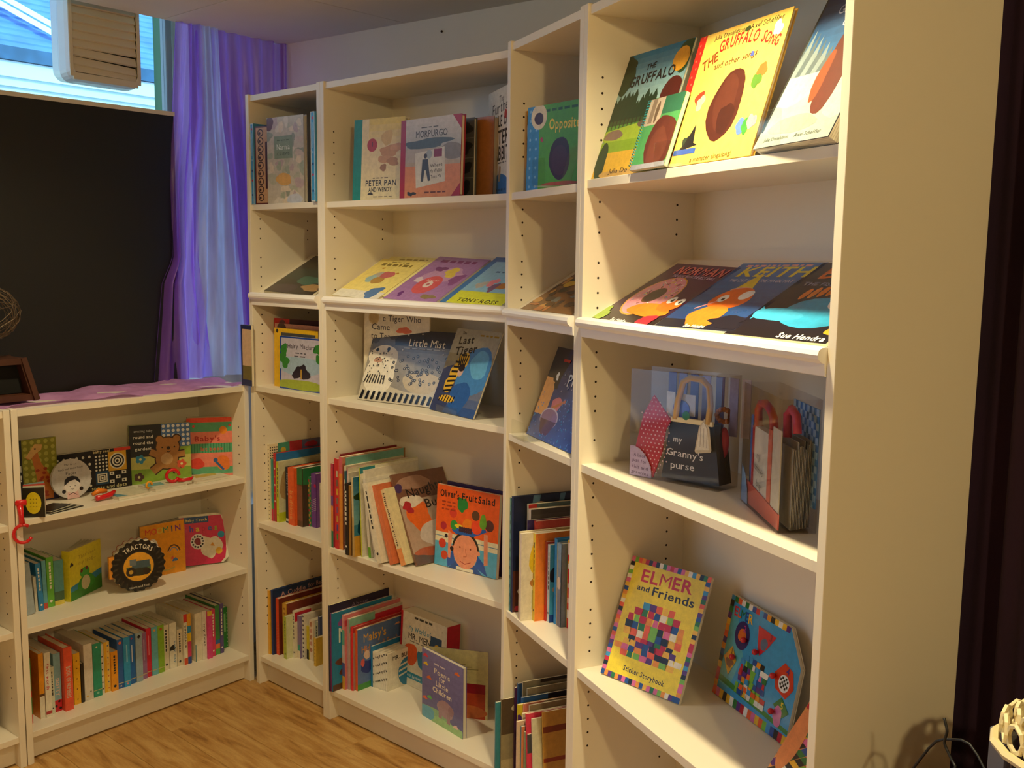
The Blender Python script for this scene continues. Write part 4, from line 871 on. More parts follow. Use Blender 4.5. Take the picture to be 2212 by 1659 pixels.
def art(a):
    a.rect(0, 0, 1, 1, '#8ac4ec'); a.rect(0, 0, .10, 1, '#1f78c8'); a.rect(.10, 0, 1, .26, '#dfe83c'); a.rect(.1, .9, 1, 1, '#1f78c8')
    for cx, cy, c, s_ in ((.32, .40, '#b8b8b8', 1), (.46, .46, '#e88aa0', 2), (.66, .40, '#b87a3c', 3), (.72, .50, '#3a3a3a', 4), (.86, .40, '#e0a040', 5), (.55, .36, '#7a5a8a', 6)): blob(a, cx, cy, .07, .08, c, s_, amp=.4)
    a.text('TONY ROSS', .56, .08, .07, '#2c3a1c', 1, fit=.66); a.text('OH NO', .62, .80, .12, '#e0508a', 1, fit=.5); a.dashes(.6, .68, .6, .03, '#3a6a9a', 6)
book('picture_book', 'light blue and lime picture book, rightmost on the wide slanted display', slant_mw('B', .515, .004, .009, 3), .235, .248, .009, '#1f78c8', art=art, gloss=True)
# third shelf
def art(a):
    a.rect(0, 0, 1, 1, '#ece4cc'); a.ell(.15, .885, .085, '#d8c48c', n=24); a.ell(.15, .885, .07, '#c8ae70', n=20); a.text('e Tiger Who', .58, .885, .075, '#2a2624', 0, fit=.58); a.text('Came', .26, .79, .075, '#2a2624', 0, fit=.28); a.text('to Tea', .26, .69, .075, '#2a2624', 0, fit=.30); blob(a, .62, .76, .10, .04, '#e0702c', 3, amp=.3)
book('picture_book', 'large cream picture book with plain black title standing behind the snow leopard book', lean_mw('B', .062, .110, 1.056, 12, 2, .006), .25, .285, .006, '#ece4cc', art=art)
def art(a):
    grad(a, 0, .0, 1, 1, '#d8d0c0', '#3a3c4a'); a.rect(0, .78, 1, 1, '#34384a'); a.rect(0, 0, 1, .2, '#cfc6b4')
    blob(a, .62, .42, .42, .26, '#9a948c', 4); blob(a, .16, .80, .14, .16, '#6a6a70', 3, amp=.06); blob(a, .20, .60, .19, .17, '#e8e0d0', 5, amp=.06); blob(a, .20, .36, .20, .28, '#f0eadc', 6, amp=.08); blob(a, .74, .30, .22, .15, '#c8b89c', 8); blob(a, .72, .52, .12, .08, '#8a8680', 9)
    blob(a, .055, .86, .05, .07, '#4a4a52', 2); blob(a, .26, .90, .05, .05, '#4a4a52', 7)
    a.ell(.10, .70, .02, '#1c1c20'); a.ell(.24, .72, .02, '#1c1c20'); blob(a, .14, .56, .05, .04, '#c89a80', 3); a.line([(.14, .53), (.14, .47)], .008, '#4a4040')
    rnd = random.Random(10)
    for i in range(60): x, y = rnd.uniform(.34, .98), rnd.uniform(.26, .66); a.ell(x, y, .016, '#2c2a2c', n=8); a.ell(x, y, .008, '#b0a898', n=6)
    for i in range(40): x, y = rnd.uniform(.03, .30), rnd.uniform(.30, .70); a.ell(x, y, .007, '#3a3634', n=6)
    for i in range(14): x = .02+i*.07; a.poly([(x, .02), (x+.035, .02), (x+.05, .13), (x+.02, .14)], '#1c1a1a')
    for i in range(8): a.line([(.03+i*.035, .24), (.06+i*.03, .36)], .012, '#2c2826')
    a.text('Little Mist', .70, .83, .075, '#efe8dc', 0, fit=.44); a.dashes(.68, .75, .5, .012, '#b8b4b0', 8)
    for x, y in ((.45, .93), (.62, .95), (.92, .70), (.42, .72)): a.ell(x, y, .008, '#e8e8f0', n=6)
book('picture_book', 'landscape picture book with a spotted snow leopard and cub, leaning on the third wide shelf', lean_mw('B', .106, .050, 1.056, 9, 22, .006), .313, .234, .006, '#34384a', art=art, gloss=True)
def art(a):
    grad(a, 0, 0, 1, 1, '#3a5a9a', '#c8b878'); a.rect(0, .70, 1, 1, '#b8b4a4'); blob(a, .7, .52, .35, .3, '#4a8ad0', 3); blob(a, .75, .6, .2, .16, '#6ab4e8', 5); blob(a, .15, .25, .25, .3, '#3a4470', 6); blob(a, .55, .2, .2, .2, '#2f62b0', 8)
    for k, (cx, cy, rx, ry) in enumerate(((.38, .62, .13, .10), (.28, .48, .10, .12), (.24, .33, .10, .10), (.30, .16, .17, .045))): blob(a, cx, cy, rx, ry, '#e8b83c', k, amp=.1)
    for i in range(7): a.line([(.16+.01*i, .24+i*.06), (.34, .27+i*.055)], .028, '#1c1a20')
    for i in range(5): a.line([(.26+i*.05, .70), (.32+i*.03, .56)], .024, '#1c1a20')
    for i in range(6): a.line([(.14+i*.06, .12), (.16+i*.06, .20)], .02, '#1c1a20')
    a.ell(.40, .50, .06, '#d8b4a8', ry=.075); a.ell(.40, .54, .07, '#2a1c24', ry=.05); a.text('The', .20, .95, .04, '#26242a', 0); a.text('Last', .30, .87, .10, '#26242a', 1, .12, fit=.32); a.text('Tiger', .36, .755, .11, '#26242a', 1, .16, fit=.46); a.dashes(.76, .94, .4, .02, '#a88a3a', 4)
book('picture_book', 'glossy blue picture book with a yellow-and-black striped tiger, leaning at the front right', lean_mw('B', .406, .074, 1.056, -11, 23, .006), .224, .254, .006, '#3a5a9a', art=art, gloss=True)
stand('B', .45, .092, 1.057, -11, 'clear acrylic stand holding up the striped tiger picture book', .11, .02, 23)
# fourth shelf, right end
def art(a):
    a.rect(0, 0, 1, 1, '#f2601c'); a.rect(0, 0, 1, .42, '#e9e0c0'); a.rect(0, 0, 1, .30, '#5ab4dc'); a.line([(0, .37), (1, .36)], .01, '#5a88a8')
    a.ell(.5, .27, .215, '#2a2018', ry=.21, n=26); a.poly([(.24, .0), (.34, .10), (.66, .10), (.78, 0)], '#1f4fa0'); a.poly([(.20, .14), (.30, .22), (.34, .08), (.22, .0)], '#1f58b8'); a.poly([(.80, .14), (.70, .22), (.66, .08), (.86, .0)], '#1f58b8'); a.rect(.36, 0, .64, .04, '#f0e8d0')
    a.poly([(.22, .12), (.26, .12), (.28, .42), (.21, .46)], '#f09a78'); a.poly([(.80, .12), (.86, .14), (.84, .50), (.78, .50)], '#f09a78')
    a.ell(.50, .235, .195, '#f09a78', ry=.215, n=28); a.ell(.295, .25, .03, '#f09a78'); a.ell(.705, .25, .03, '#f09a78'); a.ell(.41, .28, .012, '#8a3a28'); a.ell(.58, .28, .012, '#8a3a28'); a.line([(.5, .27), (.52, .18), (.47, .17)], .01, '#c86a4a'); a.line([(.42, .11), (.5, .085), (.59, .12)], .01, '#a83a2a')
    a.poly([(.26, .47), (.34, .43), (.62, .44), (.82, .53), (.80, .56), (.3, .50)], '#1f5fc0')
    for cx, cy, r_, c in ((.30, .535, .06, '#2f9a3c'), (.52, .56, .085, '#f0821c'), (.66, .56, .085, '#f04a24'), (.64, .70, .062, '#5a3a24'), (.86, .61, .07, '#5a2a2c'), (.13, .50, .05, '#b82438'), (.28, .68, .06, '#e0402c'), (.12, .28, .06, '#d83a24'), (.16, .14, .055, '#d84a24'), (.18, .38, .025, '#2a1c2c'), (.28, .24, .03, '#2a1c2c')): a.ell(cx, cy, r_, c, ry=r_*1.02)
    blob(a, .76, .64, .05, .10, '#6aaa2c', 3); blob(a, .42, .80, .075, .10, '#1f8a3c', 4, amp=.3); blob(a, .38, .53, .07, .025, '#f2d22c', 5); 
    for i in range(12): a.ell(.40+(i % 6)*.035, .485+(i//6)*.03, .022, '#3a1c38', n=8)
    for i, t in enumerate(('Oliver\'s', 'Fruit', 'Salad')): a.text(t, (.21, .53, .80)[i], .905, .085, '#2a1410', 1, -.02, fit=(.31, .24, .26)[i], jit=.1)
    for k in range(3): a.dashes(.20, .80-k*.045, .22, .018, '#a83a18', 3)
book('picture_book', 'orange picture book of a boy carrying a tray of fruit, wide bookcase fourth shelf', lean_mw('B', .382, .119, .576, 4.7, 3.3, .030), .239, .245, .012, '#f2601c', art=art, gloss=True)
book('picture_book', 'dark blue book edge just showing behind the orange fruit picture book', lean_mw('B', .392, .150, .576, 4.7, 3.3, .012), .24, .252, .010, '#3a2a5c')
# bottom shelf, right half
def art(a):
    a.rect(0, 0, 1, 1, '#efeadc'); a.rect(0, 0, .045, 1, '#c81c30'); a.text('My World of', .42, .80, .075, '#4a9ac0', 1, -.01, fit=.48); a.text('MR. MEN', .42, .69, .09, '#1c1a1c', 1, fit=.48); a.dashes(.5, .955, .4, .03, '#4a4a40', 5); a.dashes(.42, .62, .4, .015, '#8a8a80', 5)
    a.rect(.66, .40, .90, .80, '#1a4a7a'); blob(a, .80, .62, .07, .09, '#f0c02c', 3, amp=.1); blob(a, .24, .44, .17, .14, '#e8622c', 6, amp=.15); blob(a, .48, .42, .08, .14, '#2f8ac0', 8, amp=.3)
    a.rect(.12, .10, .52, .19, '#2a9ac8'); a.text('with jigsaws', .32, .145, .04, '#e8f4f8', 1, fit=.32)
    for x, y in ((.1, .9), (.15, .3), (.6, .9), (.9, .9), (.12, .62), (.92, .2)): a.ell(x, y, .01, '#b8b0a0', n=5)
bx = book('boxed_set', 'white and red boxed set standing at the back of the wide bookcase bottom shelf', lean_mw('B', .121, .205, .098, -2.3, 3, .055), .227, .242, .055, '#efeadc', spine='#c81c30', art=art, style='board', cat='box')
mb = MB(); mb.box(.227, 0, 0, .2285, .055, .242, lin('#c81c30')); mb.build('side_flap', M['print'], bx, colors=True)
for c_ in bx.children:
    if c_.name.startswith('pages'): c_.data.materials[0] = M['melamine']
def art(a):
    grad(a, 0, 0, 1, 1, '#5a5a9a', '#7a78b4'); blob(a, .3, .06, .5, .16, '#8ab88a', 3); blob(a, .7, .0, .5, .14, '#9ac88a', 4); blob(a, .12, .10, .22, .09, '#5aa8c8', 6)
    blob(a, .58, .28, .20, .12, '#a88898', 5, amp=.08); a.rect(.42, .12, .50, .26, '#a08090'); a.rect(.62, .10, .70, .26, '#a08090'); a.ell(.72, .30, .07, '#98788a')
    for t, y, f_ in (('Poems', .76, .38), ('for', .68, .14), ('Little', .59, .30), ('Children', .49, .46)): a.text(t, .50, y, .075, '#efe6d8', 1, -.02, fit=f_)
    a.dashes(.45, .86, .3, .02, '#d8d0e0', 3); rnd = random.Random(2)
    for cx, cy, c in ((.09, .92, '#d8385a'), (.86, .88, '#e0703c'), (.10, .80, '#e8c83c'), (.18, .62, '#e0703c'), (.08, .30, '#e05a3c'), (.2, .34, '#5ab85a'), (.84, .12, '#e8c8c0')): blob(a, cx, cy, .045, .03, c, 3, amp=.5)
pb = book('board_book', 'lilac board book of poems with a pink elephant standing half open, rounded corners, bottom shelf', lean_mw('B', .363, .087, .098, -7.5), .205, .218, .014, '#6a6aa8', art=art, style='board', gloss=True)
E4 = Matrix.Rotation(R(36), 4, 'Z')
mb = MB(); mb.box(0, .016, 0, .205, .0178, .218, lin('#5a5088')); mb.build('back_cover', M['print'], pb, Matrix.Translation((0, 0, 0)) @ E4, colors=True)
a = Art(.205, .218); a.rect(0, 0, 1, 1, '#e6dca0'); a.rect(.1, 0, .96, .52, '#c84a24'); a.rect(.1, .38, .96, .52, '#a8182c'); blob(a, .6, .1, .35, .12, '#d8743c', 4)
for k in range(4): a.line([(.35+.1*k, .78-.02*k), (.55+.1*k, .82-.03*k)], .008, '#7a7444')
a.mb.build('inside_page', M['print'], pb, Matrix.Translation((0, 0, 0)) @ E4 @ Matrix.Translation((0, .0158, 0)), colors=True)
def art(a):
    a.rect(0, 0, 1, 1, '#efeadc'); a.text('MR. BUMP', .46, .84, .10, '#1c1a1c', 1, fit=.66); a.ell(.55, .38, .30, '#2f8ac0', ry=.36, n=24)
    for k in range(3): a.poly([(.27, .40+k*.09), (.83, .46+k*.09), (.83, .50+k*.09), (.27, .44+k*.09)], '#e8e4d8')
# handled with the rows below

# --- first narrow bookcase
def art(a):
    a.rect(0, 0, 1, 1, '#c8bfae'); rnd = random.Random(9)
    for i in range(46): blob(a, rnd.random(), rnd.random(), rnd.uniform(.05, .14), rnd.uniform(.03, .08), rnd.choice(['#b8b8a0', '#cdbcae', '#a8b09a', '#d8cfc0', '#bda8a8', '#9aa090', '#e0d0b8']), i, amp=.3)
    blob(a, .45, .28, .22, .07, '#e0ae62', 5); blob(a, .06, .93, .12, .08, '#6a3a34', 2); blob(a, .75, .05, .2, .06, '#c8ccd8', 3); a.rect(.20, .52, .70, .78, '#8a9a80'); a.text('Narnia', .45, .655, .10, '#e8ecdc', 0, fit=.36); a.text('C.S. LEWIS', .45, .575, .05, '#3a4a3a', 0, fit=.34); a.dashes(.45, .73, .34, .012, '#5a6a52', 4)
book('picture_book', 'pastel patterned map-like book with a green title panel, top shelf of the corner bookcase', lean_mw('A', .112, .006, 1.664, 5, 0, .015), .175, .272, .015, '#c8bfae', art=art, style='hard')
def art(a):
    a.rect(0, 0, 1, 1, '#5c1c14'); a.rect(.03, .02, .97, .98, '#c79c74'); a.rect(.25, .2, .97, .80, '#4a1810')
    for j in range(9):
        a.ell(.14, .09+j*.103, .07, '#3a1c14', n=14); a.ell(.14, .09+j*.103, .05, '#c79c74', n=14); a.ell(.12, .085+j*.103, .025, '#3a1c14', n=10)
book('hardback', 'dark brown ornate hardback with a tan scroll border, half hidden behind the pastel book', lean_mw('A', .0385, .008, 1.664, 13, 0, .012), .18, .252, .012, '#5c1c14', art=art, style='hard')
def slimblue(a):
    a.rect(0, 0, 1, 1, '#d8e4ea'); a.rect(.15, .01, .85, .99, '#4aa0dc')
    for y, c in ((.93, '#d8385a'), (.30, '#c8284a'), (.55, '#8ac4ec'), (.12, '#1a4a8a'), (.42, '#1a4a8a')): a.ell(.5, y, .22, c, n=8)
    a.rect(.38, .60, .62, .88, '#8ac8f0')
book('game_box', 'slim light blue box spine against the left panel of the corner bookcase top shelf', row_mw('A', 1.664, .0195, .004, .017), .20, .262, .017, '#4aa0dc', sart=slimblue, style='board', cat='box')
book('game_box', 'slim light blue box spine against the right panel of the corner bookcase top shelf', row_mw('A', 1.664, .360, -.006, .020), .20, .270, .020, '#4aa0dc', sart=slimblue, style='board', cat='box')
def art(a):
    a.rect(0, 0, 1, 1, '#1c1c1e'); blob(a, .5, .5, .5, .2, '#1f3a34', 3); blob(a, .62, .35, .25, .12, '#2f6a5c', 4, amp=.3); blob(a, .8, .18, .2, .08, '#b08a5a', 5, amp=.3); blob(a, .3, .12, .3, .1, '#3a2a3c', 6); blob(a, .4, .75, .3, .12, '#2a2a1c', 7)
book('picture_book', 'very dark green and black picture book on the corner bookcase slanted display', slant_mw('A', .058, .014, .008, 3), .275, .235, .008, '#1c1c1e', art=art, gloss=True)
def art(a):
    a.rect(0, 0, 1, 1, '#2a4aa8'); a.rect(.03, .03, 1, .97, '#c4c0d8'); blob(a, .5, .10, .6, .10, '#a8b83c', 3); blob(a, .5, .45, .5, .2, '#a8c4e0', 4)
    for s_, (x, y) in enumerate(((.10, .75), (.06, .60), (.14, .50), (.90, .80), (.95, .62))): blob(a, x, y, .09, .10, '#3f8a3c', s_, amp=.3)
    blob(a, .52, .34, .16, .16, '#2c2a30', 3, amp=.5); a.rect(.50, .22, .53, .40, '#c8a03c'); a.text('Hairy Maclary', .52, .83, .07, '#3a3444', 0, fit=.66, jit=.15); a.dashes(.5, .70, .25, .02, '#5a5a6a', 3); a.dashes(.5, .64, .3, .02, '#5a5a6a', 3)
book('board_book', 'small board book with a blue border and dark shaggy scribble, face out by the panel', lean_mw('A', .120, .034, 1.058, 3, 1, .014), .215, .175, .014, '#2a4aa8', art=art, style='board', gloss=True)
def frame_art(bd_, inn, extra=None):
    def f_(a): a.rect(0, 0, 1, 1, bd_); a.rect(.16, .09, .95, .93, inn); blob(a, .5, .35, .3, .25, '#1c1a1a' if inn != '#e8c8a0' else '#b8a05a', 4, amp=.3); a.ell(.07, .95, .03, '#20201c', n=8)
    return f_
book('picture_book', 'yellow-bordered picture book behind the small blue-bordered board book', lean_mw('A', .062, .052, 1.058, 2, 1, .010), .23, .198, .010, '#e8b81c', art=frame_art('#e8b81c', '#4a4a4c'), style='board')
book('picture_book', 'thin pink picture book with a round badge behind the yellow-bordered one', lean_mw('A', .046, .066, 1.058, 2, 1, .004), .26, .212, .004, '#e8a898', art=lambda a: (a.rect(0, 0, 1, 1, '#e0a490'), a.ell(.14, .90, .10, '#5a3030')))
book('picture_book', 'red-bordered picture book with a brown panel behind the pink one, corner bookcase third shelf', lean_mw('A', .030, .074, 1.058, 2, 1, .012), .28, .228, .012, '#c81420', back='#5a1420', art=lambda a: (a.rect(0, 0, 1, 1, '#3c1420'), a.rect(0, 0, .30, 1, '#c81420'), a.rect(.16, .10, .34, .80, '#a87a34'), a.ell(.16, .90, .07, '#6a2a34')), style='hard')
book('picture_book', 'navy-edged picture book with a cream and olive cover sticking out at the left', lean_mw('A', -.030, -.016, 1.0585, 0, 0, .004), .062, .206, .010, '#26305a', art=lambda a: (a.rect(0, 0, 1, 1, '#26305a'), a.rect(.14, .10, 1, .93, '#dcbc94'), a.rect(.14, .10, 1, .33, '#7a6f24')), style='paper')

# ================================================================ SPINE-OUT ROWS
# (u, depth of the spine, thickness, height, page width, colour, style, description, [lean, print function or bands])
def bands(*bs):
    def f_(a):
        for y0, y1, c in bs: a.rect(0, y0, 1, y1, c)
    return f_
def spine_title(t, c, y=.6, L=.5, bg=None, extra=(), size=.5):
    """title running down the spine"""
    def f_(a):
        if bg: a.rect(0, 0, 1, 1, bg)
        for y0, y1, c_ in extra: a.rect(0, y0, 1, y1, c_)
        k = a.H/a.W
        a.text(t, .5, y, size, c, 1, -math.pi/2, fit=L*k)
    return f_
def rowset(unit, z, shelf, group, items, base='board_book'):
    prev = None
    for it in items:
        u, d, T_, H, W, c, st_, desc = it[:8]; lean = it[8] if len(it) > 8 else 0; sa = it[9] if len(it) > 9 else None
        if isinstance(sa, (list, tuple)): sa = bands(*sa)
        art_ = it[10] if len(it) > 10 else None
        lab = f"{desc} {shelf}"
        n_ = {'board': 'board_book', 'paper': 'paperback', 'hard': 'hardback'}[st_]
        m_ = row_mw(unit, z+T_*math.sin(R(max(0, lean))), u, d, T_, lean)
        book(n_, lab, m_, W, H, T_, c, sart=sa, art=art_, style=st_, group=group)
def lady(a): a.rect(0, 0, 1, .2, '#c8202c'); a.ell(.2, .1, .2, '#201414', n=8); a.ell(.8, .05, .2, '#201414', n=8); a.ell(.65, .17, .18, '#201414', n=8)
def bluered(a): a.rect(0, 0, 1, 1, '#8ab4c4'); a.text('DOTTY', .5, .42, .5, '#f0c8b8', 1, -1.5708, fit=.30*a.H/a.W); lady(a)
G1 = 'board books on the low bookcase bottom shelf'; S1 = 'on the low bottom shelf'
rowset('E', .0945, S1, G1, [
 (.024, .062, .024, .205, .15, '#c83a24', 'board', 'green and red-spined picture board book, first at the left end', 0, [(0, .14, '#c8202c'), (.14, 1, '#4f8a3a'), (.4, .5, '#c83a24')]),
 (.075, .071, .015, .205, .16, '#e89a1c', 'board', 'orange spine with a white foot, second from the left', 0, [(0, 1, '#e89a1c'), (0, .34, '#e8e0cc'), (.34, .38, '#5a3a1c')]),
 (.092, .069, .018, .203, .16, '#ebe4d2', 'board', 'white spine with small red lettering, third from the left', 0, spine_title('first words', '#c8384a', .62, .4, '#ebe4d2', ((.04, .09, '#b83a3a'),))),
 (.1115, .077, .012, .150, .15, '#d8dac4', 'board', 'short pale cream spine beside the white lettered one', 0, None),
 (.125, .082, .022, .186, .18, '#8ab4c4', 'board', 'grey-blue spine with a red ladybird foot', 0, bluered),
 (.149, .066, .026, .202, .16, '#e8583a', 'hard', 'tall coral-red spine with a pale grey title', 0, spine_title('BOOK OF NUMBERS', '#c8c0b0', .45, .5, '#e8583a')),
 (.177, .087, .010, .166, .15, '#e8dcc0', 'board', 'thin cream spine right of the coral-red one', 0, None),
 (.189, .085, .021, .166, .16, '#f0b41c', 'board', 'plain mustard yellow spine near the left end', 0, lambda a: [a.ell(.5, y, .12, '#7a4a1c', n=6) for y in (.85, .7, .5, .3, .1)]),
 (.212, .084, .009, .128, .14, '#2c2418', 'board', 'low dark brown spine between yellow and white ones', 0, None),
 (.223, .085, .028, .185, .20, '#dcd4c8', 'board', 'thick off-white spine with a small flower at its foot', 0, lambda a: (a.rect(0, 0, 1, 1, '#dcd4c8'), a.ell(.3, .08, .12, '#e0b03c', n=8), a.ell(.7, .15, .1, '#5a6a5a', n=6))),
 (.255, .090, .028, .176, .17, '#2a9a7c', 'board', 'sea-green spine left of centre', 0, lambda a: (a.rect(0, 0, 1, 1, '#2a9a7c'), a.rect(0, .12, 1, .13, '#d8c080'), a.ell(.5, .07, .15, '#8ac8b0', n=8), a.ell(.5, .93, .12, '#e8e0c0', n=6))),
 (.284, .097, .011, .165, .16, '#e6decc', 'board', 'thin white spine with dark specks beside the sea-green one', 0, lambda a: [a.ell(.5, .1+.13*k, .25, '#4a3a3a', n=6) for k in range(6)]),
 (.296, .097, .019, .168, .16, '#f2cf6a', 'board', 'yellow and white spotted spine, seventh after the coral-red one', 0, lambda a: (a.rect(0, 0, .5, 1, '#f0b82c'), [a.ell(.7, .08+.12*k, .14, '#5a6a9a' if k % 2 else '#d8703c', n=6) for k in range(8)])),
 (.3155, .089, .022, .132, .13, '#f0a01c', 'board', 'short bright orange spine before the blue run', 0, None),
 (.338, .091, .020, .165, .15, '#2f62b0', 'board', 'royal blue spine with an orange spot, leading the blues', 0, lambda a: (a.ell(.5, .93, .25, '#e8703c', n=10), a.rect(0, .1, 1, .115, '#c8b880'), a.ell(.5, .05, .15, '#c8b8b0', n=8))),
 (.3585, .088, .022, .167, .15, '#2f9ad8', 'board', 'sky blue spine, second in the blue run', 0, lambda a: (a.rect(0, .1, 1, .115, '#c8b880'), a.ell(.5, .06, .15, '#e08a9a', n=8), a.rect(.4, .5, .6, .85, '#8accf0'))),
 (.381, .095, .021, .166, .15, '#1f68b8', 'board', 'deep blue spine with a small red top mark, beside silver-grey', 0, lambda a: (a.rect(0, .1, 1, .115, '#c8b880'), a.ell(.5, .93, .15, '#c8384a', n=8), a.rect(.42, .45, .58, .8, '#d8e0f0'))),
 (.404, .092, .023, .168, .15, '#9ab0c0', 'board', 'silver-grey spine with a black diamond at the top', 0, lambda a: (a.poly([(.5, .88), (.8, .92), (.5, .96), (.2, .92)], '#1c2024'), a.rect(0, .1, 1, .115, '#c8b880'))),
 (.428, .100, .019, .160, .15, '#9a6a9a', 'board', 'dull mauve spine right of the silver-grey one', 0, lambda a: (a.rect(0, .1, 1, .115, '#c8b880'), a.rect(.4, .4, .6, .85, '#b89ab8'))),
 (.448, .104, .018, .168, .15, '#d01c3c', 'board', 'crimson spine in the middle of the row', 0, lambda a: (a.rect(0, .1, 1, .115, '#c8b880'), a.rect(.42, .45, .58, .85, '#e88a98'))),
 (.467, .103, .023, .167, .15, '#6ab8c8', 'board', 'pale turquoise spine right of the crimson one', 0, lambda a: (a.rect(0, .1, 1, .115, '#c8b880'), a.ell(.5, .93, .18, '#e8a04c', n=8))),
 (.491, .104, .023, .166, .15, '#8ab82c', 'board', 'lime green spine with a reddish spot near the middle', 0, lambda a: (a.rect(0, .1, 1, .115, '#c8b880'), a.ell(.5, .92, .22, '#b8502c', n=8))),
 (.515, .110, .020, .158, .16, '#e6dcc4', 'board', 'plain cream spine right of the lime green one', 0, None),
 (.5365, .107, .026, .160, .17, '#e8e4d4', 'board', 'white spine with a black mark and blue lettering', 0, lambda a: (blob(a, .4, .45, .35, .07, '#2a2a26', 3, amp=.4), a.text('busy day', .75, .35, .22, '#5a8ab0', 1, -1.5708, fit=3.0))),
 (.565, .108, .020, .130, .12, '#e2d6bc', 'board', 'low beige spine beside the striped multicoloured one', 0, None),
 (.5865, .100, .013, .180, .17, '#e8e0cc', 'board', 'tall white spine with a red top and orange foot', 0, spine_title('DINOSAUR', '#2a2a2c', .55, .45, '#e8e0cc', ((.84, 1, '#d8322a'), (0, .13, '#d8502c')))),
 (.600, .099, .014, .178, .17, '#f0c81c', 'board', 'multicoloured banded spine in yellow, blue and red', 0, [(0, .14, '#2f4fa0'), (.14, .45, '#d83a6a'), (.45, .62, '#f0c81c'), (.62, .76, '#2a8ac0'), (.76, 1, '#e8a82c')]),
 (.628, .096, .026, .172, .20, '#e8e0cc', 'board', 'thick plain ivory spine with a grey-blue foot, after the gap', 0, [(0, .35, '#6a9098')] and (lambda a: a.rect(0, .0, .15, .35, '#5a8a90'))),
 (.6545, .090, .015, .176, .18, '#ece6da', 'board', 'white spine with thin dark lettering next to the pinks', 0, spine_title('my first', '#3a3a3a', .5, .45, None)),
 (.670, .084, .018, .172, .17, '#e0448a', 'board', 'hot pink spine with a yellow top patch', 0, [(.9, 1, '#e8c83c')]),
 (.690, .092, .016, .172, .17, '#d83868', 'board', 'rose pink spine right of the hot pink one', 0, None),
 (.7075, .094, .018, .180, .20, '#3f8a4a', 'board', 'green spine with orange and blue foot near the right end', 0, [(0, .12, '#5aa84a'), (.12, .22, '#e0783c'), (.22, .3, '#3a6ab0')]),
 (.727, .094, .014, .182, .20, '#5a4a8a', 'board', 'violet spine next to last but two on the right', 0, None),
 (.742, .128, .014, .150, .14, '#4a1c30', 'board', 'maroon white-dotted spine, last but one on the right', 0, lambda a: [a.ell(.8, .05+.09*k, .14, '#e8dcd8', n=6) for k in range(10)]),
 (.7575, .127, .0235, .150, .14, '#2a8a3a', 'board', 'green white-dotted spine, last at the right end', 0, lambda a: ([a.ell(.12, .05+.09*k, .08, '#e8f0e0', n=6) for k in range(10)], [a.ell(.88, .05+.09*k, .08, '#e8f0e0', n=6) for k in range(10)], a.rect(.35, .4, .65, .85, '#8ac88a'))),
])
G2 = 'small board books at the left of the low middle shelf'; S2 = 'on the low middle shelf'
rowset('E', .4125, S2, G2, [
 (.056, .110, .036, .160, .13, '#a8b4bc', 'board', 'grey-blue board book with a red dot, leftmost', 4, lambda a: (a.rect(0, 0, 1, 1, '#a8b4bc'), a.ell(.3, .12, .1, '#d8483c', n=8))),
 (.100, .124, .008, .110, .12, '#d8d4c4', 'board', 'thin low white spine beside the grey-blue book', 2, None),
 (.110, .120, .015, .150, .15, '#2f88c8', 'board', 'bright blue slim spine', 3, None),
 (.128, .128, .012, .152, .17, '#6ab0c0', 'board', 'pale aqua spine with a multicoloured foot', 1, [(0, .12, '#c8503c')]),
 (.1415, .131, .021, .158, .17, '#6ab83a', 'board', 'leaf green spine left of the frog book', 0, None),
 (.164, .132, .030, .142, .15, '#5a9a9a', 'board', 'blue-green rounded spine with a yellow foot by the frog book', 0, [(0, .1, '#e0cf5a'), (.1, .3, '#4a6a4a')]),
])
# frog book, slightly fanned open
def art(a):
    a.rect(0, 0, 1, 1, '#e0d22c'); a.poly([(0, .0), (1, 0), (1, .42), (.0, .28)], '#2f8ab0'); a.poly([(0, 0), (1, 0), (1, .30), (.5, .20), (0, .18)], '#3a8a2c'); a.text('That\'s not', .55, .82, .07, '#b8a41c', 1, .03, fit=.55); a.text('my frog...', .55, .70, .08, '#b8a41c', 1, .03, fit=.55)
    blob(a, .50, .26, .26, .16, '#3f9a34', 3); blob(a, .46, .47, .16, .10, '#4aa83c', 5, amp=.05); a.ell(.36, .52, .04, '#7a2a1c'); a.ell(.52, .54, .04, '#7a2a1c'); a.ell(.48, .26, .14, '#cfc49a', ry=.15); blob(a, .06, .72, .04, .05, '#3a3430', 3, amp=.5)
fb = book('board_book', 'yellow board book with a green frog, fanned open on the low middle shelf', lean_mw('E', .213, .128, .4125, 26), .155, .162, .006, '#e0d22c', art=art, style='board')
for k in range(5):
    mb = MB(); mb.box(.002, 0, .001, .15, .0016, .160, lin('#d8d0b4')); mb.build('page', M['print'], fb, Matrix.Translation((0, .0075+.003*k, 0)) @ Matrix.Rotation(R(3+3.2*k), 4, 'Z'), colors=True)
mb = MB(); mb.box(-.002, .001, 0, .0002, .026, .162, lin('#e0d22c')); mb.build('spine', M['print'], fb, colors=True)
